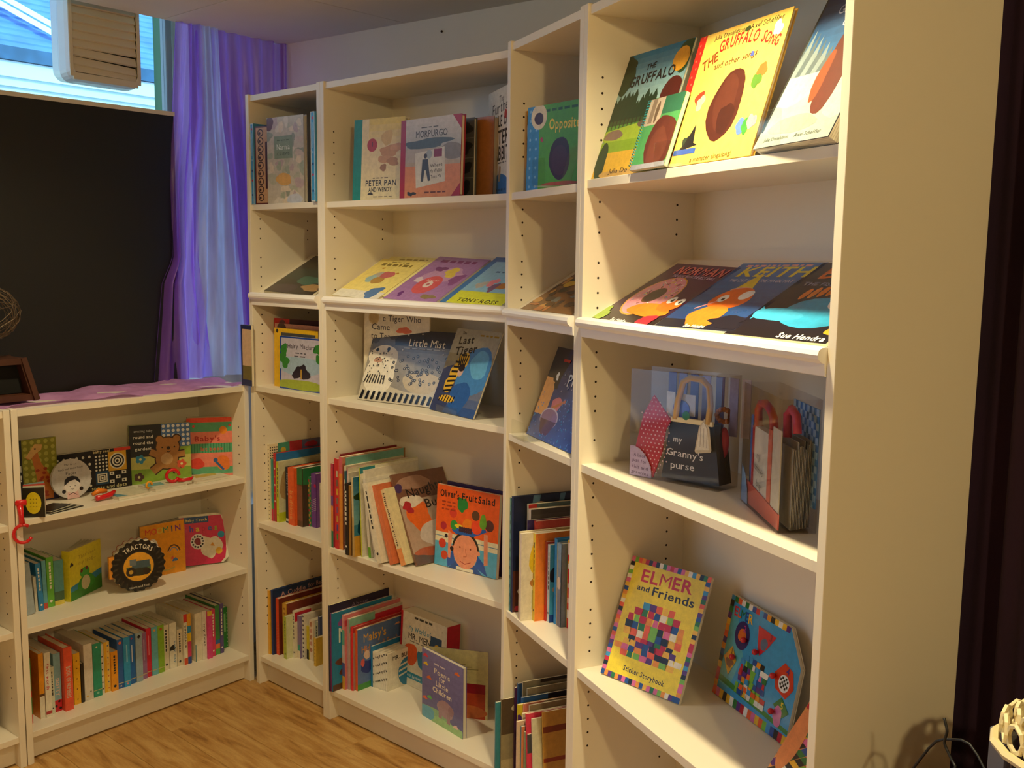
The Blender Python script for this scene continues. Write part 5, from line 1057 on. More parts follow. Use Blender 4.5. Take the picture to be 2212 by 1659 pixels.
# round tractor book
def circ(cx, cz, r, n, tooth=0, m=18):
    out = []
    for i in range(n):
        t = 2*math.pi*i/n; out.append((cx+(r+tooth*math.copysign(abs(math.cos(t*m/1))**.5, math.cos(t*m)))*math.cos(t), cz+(r+tooth*math.copysign(abs(math.cos(t*m))**.5, math.cos(t*m)))*math.sin(t)))
    return out
def art(a):
    n = 26
    for i in range(n):
        t = 6.2832*i/n; a.line([(.5+.37*math.cos(t), .5+.37*math.sin(t)), (.5+.47*math.cos(t+.08), .5+.47*math.sin(t+.08))], .03, '#2c2a28')
    a.ell(.5, .49, .29, '#3a3430', n=30); a.ell(.5, .49, .275, '#e8a82c', n=30); a.rect(.28, .36, .72, .50, '#4a6a44'); blob(a, .5, .40, .2, .1, '#24302a', 3); a.rect(.38, .46, .70, .60, '#3a5a6a'); a.rect(.34, .52, .46, .64, '#6a7a84'); a.ell(.36, .40, .09, '#1c1c20'); a.ell(.36, .40, .04, '#c8a03c'); a.ell(.64, .38, .065, '#1c1c20')
    a.text('TRACTORS', .5, .835, .085, '#e8e0d0', 1, arc=.36, fit=.50); a.text('touch and feel', .5, .105, .04, '#c8c0b0', 1, .04, fit=.36)
tr = shaped('board_book', 'round black tyre-shaped board book about tractors standing on the low middle shelf', lean_mw('E', .322, .082, .4125, -16), circ(.086, .0875, .083, 132, .0028, 22), .034, .172, .172, '#161412', art, back='#a02020', step=.0065)
mb = MB(); mb.box(-.004, .002, .055, .012, .020, .125, lin('#e8962c')); mb.build('spine_label', M['print'], tr, colors=True)
def art(a):
    a.rect(0, 0, 1, 1, '#f0a01c'); 
    for k, (ch, c) in enumerate(zip('MOOMIN', ('#d8302a', '#e8582c', '#e8c84a', '#2a8a5a', '#2a4a7a', '#8a3a8a'))): a.text(ch, .17+k*.135, .87, .13, c, 1, .04)
    blob(a, .27, .48, .13, .26, '#ece8dc', 4, amp=.05); a.line([(.60, .44), (.66, .53), (.75, .55), (.84, .50), (.88, .42)], .03, '#5a3a24'); a.line([(.64, .43), (.70, .50), (.78, .49), (.83, .42)], .02, '#6a8ac0'); blob(a, .76, .26, .05, .04, '#4a78b8', 3, amp=.4); blob(a, .70, .30, .03, .03, '#e05a3c', 3); a.line([(.4, .1), (.6, .08), (.75, .12)], .03, '#c8a84a'); blob(a, .12, .6, .05, .06, '#e8e0c8', 6)
mo = book('board_book', 'orange board book with coloured capital letters leaning behind the round tractor book', lean_mw('E', .475, .163, .4125, -8, 1), .155, .180, .005, '#f0a01c', art=art, style='board')
for k in range(4):
    mb = MB(); mb.box(.002, 0, .001, .15, .0014, .178+.001, lin('#8a8478' if k % 2 else '#c8bca0')); mb.build('page', M['print'], mo, Matrix.Translation((0, .0058+.0028*k, 0)) @ Matrix.Rotation(R(2+3*k), 4, 'Z'), colors=True)
def art(a):
    W, H = a.W, a.H; n = 10
    pts = [(0, 0), (.86, 0), (.97, .10), (1, .25), (1, .55)]+[(1-.28+.28*math.cos(i*.157), .70+.30*math.sin(i*.157)) for i in range(11)]+[(0, 1)]
    a.poly(pts, '#e8e2d0'); a.poly([(x*.93 if x > .5 else x, min(.965, z)*1.0 if z < .9 else .955) for x, z in pts], '#d8285a'); a.rect(.10, .83, .60, .955, '#1a4a8a'); a.text('Baby Touch', .35, .89, .055, '#e8d87a', 1, fit=.44); a.ell(.04, .89, .03, '#e8d8d8')
    for k, (ch, c) in enumerate(zip('Shapes', ('#d83a7a', '#3a3ab0', '#e8c82c', '#c01c4a', '#2a6ac0', '#8ab82c'))): a.text(ch, .12+k*.125, .72, .12, c, 1)
    blob(a, .62, .34, .20, .24, '#e8dcc8', 4, amp=.3); blob(a, .36, .46, .15, .15, '#f0e8e8', 6, amp=.05); blob(a, .36, .46, .07, .07, '#8a1c30', 5)
    for k in range(12): t = k*.5236; a.ell(.36+.11*math.cos(t), .46+.11*math.sin(t), .022, '#1c1416', n=6)
    a.ell(.84, .56, .07, '#2a9ac8'); a.ell(.78, .24, .07, '#e8b02c'); a.poly([(.60, .36), (.66, .42), (.70, .34)], '#e8a02c')
W_, H_ = .168, .176
ol = [(0, 0), (.86*W_, 0), (.97*W_, .10*H_), (W_, .25*H_), (W_, .55*H_)]+[((1-.28+.28*math.cos(i*.157))*W_, (.70+.30*math.sin(i*.157))*H_) for i in range(11)]+[(0, H_)]
shaped('board_book', 'pink board book with a rounded corner and white animal shape, right of the orange one', lean_mw('E', .632, .176, .4125, -25, 13, .02), ol, .020, W_, H_, '#e8e2d0', art)

# low bookcase top shelf
def art(a):
    a.rect(0, 0, 1, 1, '#8a8a1c'); a.rect(0, 0, .45, 1, '#12161c'); dots(a, .45, .3, 1, 1, 5, 7, .035, '#b8b44a'); a.text('animal', .25, .55, .10, '#f0f0ec', 1, fit=.36); a.text('noises!', .25, .40, .10, '#f0f0ec', 1, fit=.36); a.rect(0, .0, 1, .25, '#2a2450')
    a.poly([(.50, .72), (.66, .92), (.78, .90), (.76, .82), (.70, .78), (.74, .62), (.86, .42), (.92, .30), (.92, .02), (.66, .02), (.66, .4), (.60, .70), (.54, .68)], '#c8742c'); a.poly([(.50, .72), (.66, .92), (.78, .90), (.76, .82), (.66, .76), (.58, .68)], '#e0b26a'); a.ell(.66, .84, .015, '#1c1414')
    rnd = random.Random(3)
    for k in range(14): blob(a, rnd.uniform(.68, .88), rnd.uniform(.05, .58), .03, .025, '#a83a1c', k)
book('board_book', 'olive and black board book with an orange giraffe, left end of the low top shelf', lean_mw('E', .030, .200, .7345, -3, 2), .190, .195, .012, '#12161c', art=art, style='board')
def art(a):
    a.rect(0, 0, 1, 1, '#141216'); a.rect(.78, .92, 1, 1, '#e0402c'); a.rect(.70, .44, .94, .92, '#e8b02c')
    for r_, c in ((.105, '#f4efe0'), (.09, '#1c181a'), (.07, '#f4efe0'), (.052, '#1c181a'), (.035, '#f4efe0'), (.018, '#1c181a')): a.ell(.82, .68, r_, c, n=22)
    dots(a, .52, .46, .70, .88, 4, 5, .014, '#f0ece0'); dots(a, .02, .06, .5, .95, 6, 5, .018, '#e8e4d8'); a.rect(.53, .14, .70, .46, '#1c4a70')
    for k, c in enumerate(('#f4efe0', '#1c181a', '#f4efe0', '#1c181a', '#f4efe0')): q = .065-.013*k; a.rect(.615-q, .30-q*1.7, .615+q, .30+q*1.7, c)
    for i in range(3):
        for j in range(3):
            if (i+j) % 2 == 0: a.rect(.71+i*.08, .14+j*.1, .77+i*.08, .22+j*.1, '#f0ece0'); a.ell(.74+i*.08, .18+j*.1, .012, '#2a2a2a')
    a.text('baby see!', .62, .96, .035, '#e8d8a0', 1, fit=.22); a.text('spots and dots', .70, .07, .045, '#d8d4a0', 1, fit=.46)
book('board_book', 'black landscape board book with white spots, squares and rings, low top shelf', lean_mw('E', .212, .205, .7345, -5, 2), .252, .132, .022, '#141216', art=art, style='board')
def art(a):
    a.ell(.5, .5, .5, '#c8c4c4', n=36); a.ell(.5, .25, .23, '#d8ccc8'); a.poly([(.34, .0), (.66, .0), (.62, .2), (.38, .2)], '#e0b8b8'); a.ell(.5, .34, .20, '#e6dedc'); a.poly([(.30, .34), (.32, .48), (.40, .55), (.52, .57), (.64, .53), (.71, .42), (.70, .36), (.58, .47), (.44, .44)], '#1c1a1c'); a.ell(.28, .20, .05, '#2a2626'); a.ell(.72, .22, .05, '#2a2626'); a.ell(.44, .31, .012, '#1c1a1c'); a.ell(.57, .31, .012, '#1c1a1c'); a.line([(.46, .25), (.5, .23), (.55, .25)], .01, '#3a2a2a'); a.line([(.4, .1), (.5, .15), (.6, .08)], .015, '#4a3a3a')
    a.text('black-and-white book', .5, .76, .05, '#4a4646', 0, .05, fit=.62); a.text('My first', .5, .86, .04, '#5a5656', 0, fit=.3); a.text('Faces', .5, .64, .07, '#4a4646', 0, fit=.26)
fc = shaped('board_book', 'round white board book with a child\'s face standing before the black spotted book', lean_mw('E', .182, .150, .7347, -4, 8, .012), circ(.062, .062, .061, 48), .014, .124, .124, '#c8c4c4', art)
def art(a):
    a.rect(0, 0, 1, 1, '#8ab03a'); a.rect(0, .46, .52, 1, '#141a24'); a.rect(.52, .60, 1, 1, '#4a78c0'); dots(a, .52, .60, 1, 1, 6, 5, .028, '#e8ecf4'); a.rect(0, .25, 1, .46, '#c8c46a')
    a.text('amazing baby', .23, .90, .04, '#c8ccd0', 0, fit=.30); a.text('round and', .225, .80, .05, '#f0f0ec', 1, fit=.32); a.text('round the', .225, .70, .05, '#f0f0ec', 1, fit=.32); a.text('garden!', .22, .60, .05, '#f0f0ec', 1, fit=.26)
    D_k = '#3a2214'; L = '#b07a40'
    for g, c in ((.02, D_k), (0, L)):
        a.ell(.62, .60, .19+g, c, ry=.17+g); a.ell(.49, .74, .06+g, c); a.ell(.77, .74, .06+g, c); blob(a, .60, .40, .18+g, .17+g, c, 3, amp=.02); a.line([(.50, .46), (.33, .54)], .11+2*g, c); a.line([(.72, .46), (.90, .48)], .10+2*g, c); a.line([(.52, .32), (.36, .20)], .13+2*g, c); a.line([(.68, .32), (.78, .18)], .13+2*g, c)
    a.ell(.60, .40, .10, '#c8a070'); a.ell(.63, .585, .03, '#2a1810'); a.ell(.53, .60, .014, '#1c1410'); a.ell(.73, .60, .014, '#1c1410'); a.line([(.60, .53), (.63, .515), (.67, .535)], .012, '#2a1810')
    for cx, cy, c in ((.17, .42, '#2a8ab8'), (.14, .12, '#5a3a34'), (.84, .30, '#e05a3c')):
        for k in range(5): a.ell(cx+.05*math.cos(k*1.257), cy+.045*math.sin(k*1.257), .035, c, n=8)
        a.ell(cx, cy, .022, '#e8e8a0', n=8)
book('board_book', 'square board book with a brown teddy bear and flowers, low top shelf', lean_mw('E', .462, .190, .7345, -24, 2), .196, .198, .018, '#8ab03a', art=art, style='board')
def art(a):
    a.rect(0, 0, 1, 1, '#f28a78'); 
    for y0, y1, c in ((.92, 1, '#f2583c'), (.76, .92, '#5ab088'), (.40, .56, '#5ab088'), (.04, .16, '#5ab088')): a.rect(0, y0, 1, y1, c)
    for k in range(16): a.rect(.03+k*.06, .40, .05+k*.06, .56, '#3a8a6a')
    a.text('Baby\'s', .45, .645, .12, '#b8383a', 1, fit=.56); a.text('1st book', .55, .47, .08, '#d8604c', 1, fit=.5); a.ell(.80, .78, .09, '#f0902c'); blob(a, .2, .22, .16, .10, '#e8483c', 3); blob(a, .78, .22, .17, .12, '#f0803c', 5); a.line([(.62, .25), (.80, .10)], .05, '#2f68b0'); a.ell(.62, .27, .05, '#2f68b0'); a.ell(.15, .86, .03, '#d83a3c'); a.ell(.95, .86, .03, '#d83a3c')
book('boxed_set', 'coral and green striped baby book with a grey side, right on the low top shelf', lean_mw('E', .655, .155, .7345, -33, 1, .03), .150, .205, .040, '#8a9488', art=art, style='board', gloss=True)

# toys and flat board books on the low top shelf
def ribbon_loop(name, label, mw, parts):
    r = empty(name, mw, label, 'toy')
    for nm, mb, m in parts: mb.build(nm, m, r, smooth=True)
    return r
mb = MB(); mb.tube([(.024*math.cos(t*.349+.9), 0, .026*math.sin(t*.349+.9)) for t in range(15)], .0048, 8)
mb2 = MB(); mb2.tube([(0, .004, .022), (-.002, .004, .05), (-.004, .012, .082)], [.009, .007, .010], 8); mb3 = MB(); mb3.box(-.016, .004, .080, .014, .018, .097, bv=.003)
ribbon_loop('ring_toy', 'red plastic clip ring hanging over the front edge of the low top shelf', E_ @ Matrix.Translation((.012, -.012, .700)) @ Matrix.Rotation(R(-20), 4, 'Z'), [('ring', mb, M['red']), ('strap', mb2, M['red']), ('clip', mb3, M['red'])])
cb = empty('cloth_book', E_ @ Matrix.Translation((.036, .035, .7347)) @ Matrix.Rotation(R(-42), 4, 'Z'), 'small fanned black cloth book with a yellow oval, beside the red clip ring', 'book')
mb = MB(); mb.box(0, 0, 0, .060, .004, .085, lin('#16140f')); mb.build('cover', M['print'], cb, colors=True)
a = Art(.06, .085); a.rect(.0, 0, 1, 1, '#1c1a12'); a.ell(.5, .5, .36, '#e0cc1c', ry=.54); dots(a, .3, .3, .7, .7, 3, 3, .03, '#8a7a10'); a.mb.build('front_print', M['print'], cb, colors=True)
for k, c in enumerate(('#2c2c28', '#d8d8c0', '#c8483c', '#3a6ab0', '#e8d04a', '#8aa8b0', '#d8d8c8')):
    mb = MB(); mb.box(0, 0, .0, .058, .0022, .086+.004*(k % 3), lin(c)); mb.build('cloth_page', M['print'], cb, Matrix.Translation((0, .005+.0025*k, 0)) @ Matrix.Rotation(R(4+7*k), 4, 'Z'), colors=True)
fbk = empty('folded_book', E_ @ Matrix.Translation((.105, .010, .7347)) @ Matrix.Rotation(R(12), 4, 'Z'), 'black-and-white patterned soft book lying fanned flat before the round face book', 'book')
for k in range(5):
    mb = MB(); mb.box(0, 0, .0012*k*2, .115-.008*k, .060, .0012*k*2+.0018, lin('#1c1a18' if k % 2 == 0 else '#c8c4b4')); mb.build('page', M['print'], fbk, Matrix.Rotation(R(3*k), 4, 'Z'), colors=True)
a = Art(.083, .06); a.rect(0, 0, 1, 1, '#b8b4a4'); dots(a, .05, .05, .95, .95, 7, 5, .035, '#2a2826'); blob(a, .4, .4, .2, .25, '#ece8dc', 3); o = a.mb.build('top_print', M['print'], fbk, Matrix.Translation((0, 0, .0102)) @ Matrix.Rotation(R(12), 4, 'Z') @ Matrix.Rotation(R(-90), 4, 'X'), colors=True)
def flat(label, u, d, rot, W, D, col, acc=None):
    r = empty('flat_board_book', E_ @ Matrix.Translation((u, d, .7347)) @ Matrix.Rotation(R(rot), 4, 'Z'), label, 'book', 'board books lying flat on the low top shelf')
    mb = MB(); mb.box(0, 0, .0, W, D, .0016, lin(col)); mb.box(0, 0, .0085, W, D, .0100, lin(col)); mb.build('cover', M['print'], r, colors=True)
    mb = MB(); mb.box(.001, .001, .0018, W-.001, D-.001, .0083); mb.build('pages', M['melamine'], r)
    if acc: mb = MB(); mb.prism([(W*x, D*y) for x, y in acc[1]], .0101, .0105, 'z', lin(acc[0])); mb.build('top_print', M['print'], r, colors=True)
flat('pale board book lying flat with a blue corner, below the teddy bear book\'s left edge', .325, .022, 2, .11, .10, '#dcd8c0', ('#5a9ab0', [(0, .1), (.3, 0), (.15, .6), (.02, .8)]))
flat('white board book lying flat with yellow and blue print, under the teddy bear book', .460, .035, 3, .12, .10, '#e2deca', ('#7ab0b8', [(0, .5), (.5, .4), (.6, .8), (.1, .95)]))
flat('white board book lying flat with an orange patch, in front of the striped baby book', .615, .040, 0, .13, .09, '#e2deca', ('#d8b84a', [(.2, .5), (.8, .45), (.9, .8), (.3, .9)]))
mb = MB(); mb.tube([(.020*math.cos(t*.42), .004*t/15, .024+.020*math.sin(t*.42)) for t in range(15)], .0055, 8); mb2 = MB(); mb2.tube([(.015, .0, .008), (.035, -.004, .006), (.058, -.003, .009), (.066, .006, .013)], [.007, .006, .006, .003], 8)
ribbon_loop('ring_toy', 'red plastic ring strap standing on the flat white book by the teddy bear', E_ @ Matrix.Translation((.548, .075, .7455)) @ Matrix.Rotation(R(-20), 4, 'Z'), [('ring', mb, M['red']), ('strap', mb2, M['red'])])
mb = MB(); mb.tube([(0, 0, .012), (.02, .004, .010), (.045, .0, .015), (.064, .006, .022)], [.009, .008, .009, .006], 8); mb2 = MB(); mb2.tube([(-.002, .02, .020), (.02, .022, .028), (.045, .02, .024)], [.006, .009, .006], 8)
ribbon_loop('strap_toy', 'crumpled red and orange plastic strap toy between the round book and the flat ones', E_ @ Matrix.Translation((.270, .055, .7347)), [('red_strap', mb, M['red']), ('orange_strap', mb2, mat('orange_plastic', '#e8821c', .35))])
mb = MB(); mb.tube([(.010*math.cos(t*.5), 0, .011+.010*math.sin(t*.5)) for t in range(10)], .004, 6); tag(mb.build('orange_loop', mat('yellow_orange_plastic', '#eba21c', .4), mw=E_ @ Matrix.Translation((.452, .060, .7455)), smooth=True), 'small orange plastic loop lying on the flat white book left of the red ring', 'toy')
# leftmost low bookcase: the few books in view
rowset('F', .727, 'on the far left bookcase, upper shelf', 'books at the cut-off left edge', [
 (.735, .075, .016, .115, .10, '#c83a5a', 'board', 'red-edged spine with yellow and blue blocks', 0, [(0, .2, '#8a5a8a'), (.2, .35, '#5a9ac0'), (.35, .75, '#e8b82c'), (.75, .92, '#e8dcc8'), (.92, 1, '#c8283a')]),
 (.752, .075, .0125, .112, .10, '#d8a02c', 'board', 'yellow spine with a pale blue foot', 0, [(0, .15, '#c84a6a'), (.15, .33, '#6aa0c0')])])
rowset('F', .412, 'on the far left bookcase, middle shelf', 'books at the cut-off left edge', [(.70, .10, .03, .20, .15, '#3a1c14', 'board', 'dark brown thick spine in shadow', 0, None), (.732, .11, .03, .17, .15, '#241430', 'board', 'dark violet thick spine in shadow', 0, None)])
rowset('F', .094, 'on the far left bookcase, bottom shelf', 'books at the cut-off left edge', [(.70, .10, .03, .20, .15, '#4a1424', 'board', 'deep wine-red thick spine', 0, None), (.732, .11, .028, .19, .15, '#2a1418', 'board', 'near-black maroon spine next to the side panel', 0, None)])

# first narrow tall bookcase
S3 = 'on the corner bookcase fourth shelf'; G3 = 'books on the corner bookcase fourth shelf'
cd = lambda a: (a.rect(0, 0, 1, 1, '#efe2c0'), [a.ell(.5, .03+.05*k, .2, '#5a4a3a', n=6) for k in range(20)])
rowset('A', .582, S3, G3, [
 (.0195, .048, .012, .270, .22, '#efe2c0', 'board', 'cream dotted album against the left panel', 0, cd, lambda a: (a.rect(0, 0, 1, 1, '#efe2c0'), dots(a, 0, .80, .16, .97, 4, 5, .012, '#3a342c'), a.rect(.16, .82, .38, 1, '#4a9a84'), a.ell(.26, .90, .05, '#d8b83c'), a.rect(.38, .84, .62, 1, '#c83a4a'), a.rect(.62, .84, 1, 1, '#6a6a9a'), blob(a, .8, .93, .12, .04, '#b01c3a', 3))),
 (.032, .053, .011, .219, .22, '#3a9a90', 'board', 'teal and red patterned spine', 0, [(0, .2, '#c83050'), (.2, .3, '#4ab06a'), (.3, 1, '#3a9a90')]),
 (.0435, .058, .013, .240, .24, '#c82834', 'hard', 'red spine before a bright blue cover', 0, lambda a: (a.rect(0, 0, 1, 1, '#c82834'), [a.ell(.5, .9-.12*k, .28, '#e8dcc8' if k % 2 else '#d8883c', n=7) for k in range(6)]), lambda a: (a.rect(0, 0, 1, 1, '#2a78c0'), blob(a, .7, .84, .34, .06, '#cfc6a8', 3))),
 (.0575, .056, .014, .213, .20, '#c8cf2c', 'board', 'lime yellow picture book with a hare-brown cover', 0, None, lambda a: (a.rect(0, 0, 1, 1, '#d8d4b0'), blob(a, .22, .6, .18, .3, '#b89a6a', 3), a.rect(0, 0, .6, .16, '#c8cf2c'), blob(a, .4, .3, .2, .14, '#6a9ac8', 5))),
 (.086, .077, .024, .196, .16, '#1c2034', 'hard', 'navy storybook with silver lettering', 0, spine_title('storytime', '#8a94a8', .7, .4, '#1c2034', ((.03, .08, '#d8d4c8'),)), lambda a: a.rect(0, 0, 1, 1, '#c89a6a')),
 (.1115, .069, .036, .200, .16, '#f0642c', 'hard', 'thick bright orange book with faint vertical lettering', 0, spine_title('bedtime', '#f09a5a', .35, .5, '#f0642c')),
 (.149, .079, .030, .202, .18, '#5a4430', 'hard', 'brown book with a green top and reddish stripe', 0, [(0, .72, '#6a4a34'), (.1, .70, '#8a5a48'), (.72, 1, '#2f7a4a')], lambda a: (a.rect(0, 0, 1, 1, '#4a3a2c'), a.rect(0, .72, 1, 1, '#2a7a48'))),
 (.1805, .100, .012, .172, .16, '#3a8a5a', 'board', 'green chequered slim spine', 0, lambda a: [a.rect((k % 2)*.5, k*.05, (k % 2)*.5+.5, k*.05+.05, '#d8a04c' if k % 3 else '#c8384a') for k in range(19)]),
 (.193, .105, .027, .186, .18, '#7a4aa0', 'hard', 'violet book with white diagonal stripes', 0, lambda a: (a.rect(0, 0, 1, 1, '#7a4aa0'), [a.line([(0, .28+k*.035), (1, .34+k*.035)], .05, '#d8ccd8') for k in range(7)], a.rect(0, .8, .2, .82, '#c8a8d8'), a.ell(.8, .78, .25, '#c8285a', n=8))),
 (.2215, .116, .022, .155, .15, '#e8dcc4', 'board', 'low cream spine at the shelf\'s right in view', 0, lambda a: a.ell(.4, .85, .15, '#3a302c', n=6))])
S4 = 'on the corner bookcase bottom shelf'; G4 = 'books on the corner bookcase bottom shelf'
rowset('A', .100, S4, G4, [
 (.0195, .038, .010, .233, .24, '#f0b42c', 'paper', 'thin mustard spine against the left panel', 0, None),
 (.030, .044, .011, .235, .25, '#1f3a7a', 'hard', 'dark blue picture book with faint pink script', 0, None, lambda a: (a.rect(0, 0, 1, 1, '#14305c'), a.text('A Cuddle', .35, .91, .07, '#c89a9a', 0, .02, fit=.42), a.text('for Bear', .76, .93, .07, '#c89a9a', 0, .02, fit=.3))),
 (.042, .056, .017, .205, .22, '#f0582c', 'board', 'orange-red ribbed board book', 0, lambda a: (a.rect(0, 0, 1, 1, '#f0582c'), [a.line([(0, .05+k*.05), (1, .09+k*.05)], .06, '#f08a5a') for k in range(10)]), lambda a: (a.rect(0, 0, 1, 1, '#6a2418'))),
 (.060, .073, .0225, .188, .24, '#d8a83a', 'hard', 'tan book with a brown rolled top', 0, lambda a: (a.rect(0, 0, 1, 1, '#e0b24c'), [a.ell(.5, .9-.09*k, .2, '#a8702c', n=6) for k in range(8)]), lambda a: (a.rect(0, 0, 1, 1, '#c89a5c'), a.rect(0, .80, 1, 1, '#8a4034'))),
 (.0835, .063, .008, .146, .13, '#d85a8a', 'board', 'slim pink spine left of the white box-like book', 0, None),
 (.092, .052, .016, .152, .105, '#b8c84a', 'board', 'lime-edged white board book', 0, None, lambda a: (a.rect(0, 0, 1, 1, '#d8dab0'), a.line([(.7, .7), (.6, .6), (.65, .5)], .02, '#8a8a5a'))),
 (.109, .078, .013, .170, .14, '#e8e0d0', 'board', 'white book with a red title panel', 0, None, lambda a: (a.rect(0, 0, 1, 1, '#e8dcc4'), a.rect(0, .78, .5, .97, '#c81c34'))),
 (.1235, .088, .014, .154, .12, '#8a7aa8', 'board', 'violet and teal patterned slim spine', 0, [(0, .18, '#e8dcc8'), (.18, .32, '#3aa098'), (.32, 1, '#8a7aa8')]),
 (.139, .096, .013, .160, .15, '#e8e4dc', 'board', 'white dotted narrow spine', 0, lambda a: [a.ell(.5, .06+.1*k, .3, '#4a4458', n=6) for k in range(10)]),
 (.1535, .104, .012, .120, .12, '#d8c82c', 'board', 'low yellow and dark two-tone spine', 0, [(0, .3, '#1c1c1c')]),
 (.167, .106, .020, .145, .14, '#ecdccc', 'board', 'white spine with pink animal pictures', 0, lambda a: [blob(a, .45, .9-.16*k, .3, .06, '#d89a8a' if k % 2 else '#b87a5a', k, amp=.3) for k in range(5)]),
 (.188, .114, .020, .142, .14, '#a8b4a8', 'board', 'grey-green spine right of the pink animals', 0, None),
 (.209, .112, .010, .165, .15, '#4a5a8a', 'board', 'slate blue narrow spine', 0, None),
 (.220, .085, .012, .100, .10, '#e0b83c', 'board', 'short yellow speckled spine partly behind the panel', 0, lambda a: [a.ell(.5, .1+.12*k, .2, '#7a5a2c', n=6) for k in range(7)])])

# wide tall bookcase, fourth shelf
S5 = 'on the wide bookcase fourth shelf'; G5 = 'books on the wide bookcase fourth shelf'
def seuss(a): a.rect(0, 0, 1, 1, '#e6decc'); a.text('Mr. Brown can MOO!', .55, .90, .07, '#8a5a4a', 0, .01, fit=.6)
rowset('B', .576, S5, G5, [
 (.0195, .012, .010, .272, .22, '#b83a5a', 'paper', 'multicoloured thin spine at the far left', 0, [(0, .2, '#2a7a5a'), (.2, .5, '#e08a3c'), (.5, .62, '#6a4a9a'), (.62, .95, '#c8384a')]),
 (.030, .040, .004, .300, .24, '#8a2430', 'paper', 'tall maroon magazine rising behind the red one', 0, None),
 (.0345, .014, .019, .290, .25, '#d02a34', 'board', 'thick red board book with coloured picture blocks', 0, lambda a: (a.rect(0, 0, 1, 1, '#d02a34'), [a.rect(.5, .10+k*.1, .9, .17+k*.1, c) for k, c in enumerate(('#4a8a4a', '#5a4a9a', '#c8a04c', '#8a5a8a', '#8a7a6a', '#e0b03c', '#7a6a5a', '#c8c0a8'))]), lambda a: a.rect(0, 0, 1, 1, '#e0685a')),
 (.054, .018, .016, .298, .25, '#e89a3c', 'paper', 'pink-topped orange picture book spine', 0, [(0, .82, '#e89a3c'), (.82, 1, '#d86a78')], lambda a: (a.rect(0, 0, 1, 1, '#b8604a'), a.rect(0, .93, 1, 1, '#d8846a'))),
 (.071, .030, .005, .296, .28, '#6aa8a0', 'paper', 'tall pale teal picture book', 0, None, lambda a: (a.rect(0, 0, 1, 1, '#7ab4ac'), a.rect(.85, .8, 1, 1, '#a87a4a'))),
 (.0765, .020, .010, .272, .24, '#ded8b8', 'paper', 'cream picture book with a teal foot', 0, [(0, .6, '#7aa8a8'), (.6, 1, '#ded8b8')], lambda a: a.rect(0, 0, 1, 1, '#e0d8bc')),
 (.087, .012, .012, .258, .22, '#1c5a6a', 'hard', 'dark teal spine', 0, None, lambda a: a.rect(0, 0, 1, 1, '#1c2a5a')),
 (.1, .012, .004, .270, .25, '#c83a7a', 'paper', 'thin magenta-edged white picture book', 0, None, seuss),
 (.105, .010, .006, .256, .20, '#d8d0c4', 'paper', 'plain grey-white paperback', 0, None),
 (.112, -.006, .016, .226, .18, '#1c1414', 'hard', 'short black spine sticking out over the edge', 0, None, lambda a: a.rect(0, 0, 1, 1, '#1c1414')),
 (.1285, -.004, .010, .222, .18, '#7a5428', 'paper', 'brown spine with a golden edge', 0, [(0, 1, '#7a5428'), (0, 1, '#a87c3a')]),
 (.1395, .0, .008, .246, .20, '#d8c8a0', 'paper', 'beige narrow spine with coloured ticks', 0, lambda a: [a.rect(.3, .1+k*.1, .7, .15+k*.1, PATCH[k]) for k in range(8)]),
 (.148, -.006, .009, .250, .21, '#3a86a8', 'paper', 'blue picture book with a palm and orange ground', 1, [(0, .5, '#c8a86a'), (.5, 1, '#d8c8a0')], lambda a: (grad(a, 0, .4, 1, 1, '#7ab4c4', '#2c78a0'), a.rect(0, 0, 1, .26, '#d8a23c'), blob(a, .5, .40, .4, .26, '#14506a', 3), a.rect(.18, .5, .26, .72, '#2c3a1c'), blob(a, .25, .74, .25, .08, '#1c3a1c', 5, amp=.3), blob(a, .35, .35, .08, .12, '#c8a84a', 5), blob(a, .75, .35, .08, .12, '#c8a84a', 7), blob(a, .2, .94, .08, .03, '#2a2a2a', 4, amp=.5), blob(a, .4, .1, .14, .05, '#a8641c', 6))),
 (.170, .010, .005, .280, .24, '#c8cf3c', 'paper', 'thin lime-edged white picture book', 2, None, lambda a: (a.rect(0, 0, 1, 1, '#e8e4d4'), a.rect(0, .93, .25, 1, '#2a8a98'))),
 (.190, .023, .012, .272, .22, '#e2dcd0', 'paper', 'white spine leaning left with a green foot patch', 6, [(0, .12, '#6ab02c'), (.12, 1, '#e2dcd0')]),
 (.226, .017, .013, .250, .22, '#dcd6cc', 'paper', 'grey-white spine leaning left', 13, None),
 (.256, .000, .022, .246, .20, '#ede6d2', 'paper', 'thick ivory spine leaning left', 16, None),
 (.294, .018, .018, .245, .20, '#d8754a', 'paper', 'terracotta spine leaning left', 20, lambda a: (a.rect(0, 0, 1, 1, '#d8754a'), [a.line([(.2, .1+k*.15), (.8, .16+k*.15)], .06, '#e8a084') for k in range(5)])),
 (.326, .034, .023, .237, .20, '#e8dcae', 'board', 'cream and orange spine with black vertical title, leaning left', 24, spine_title('Hippobottymus', '#2a2624', .60, .70, '#e8dcae', ((0, .22, '#f0a060'),), .35)),
])
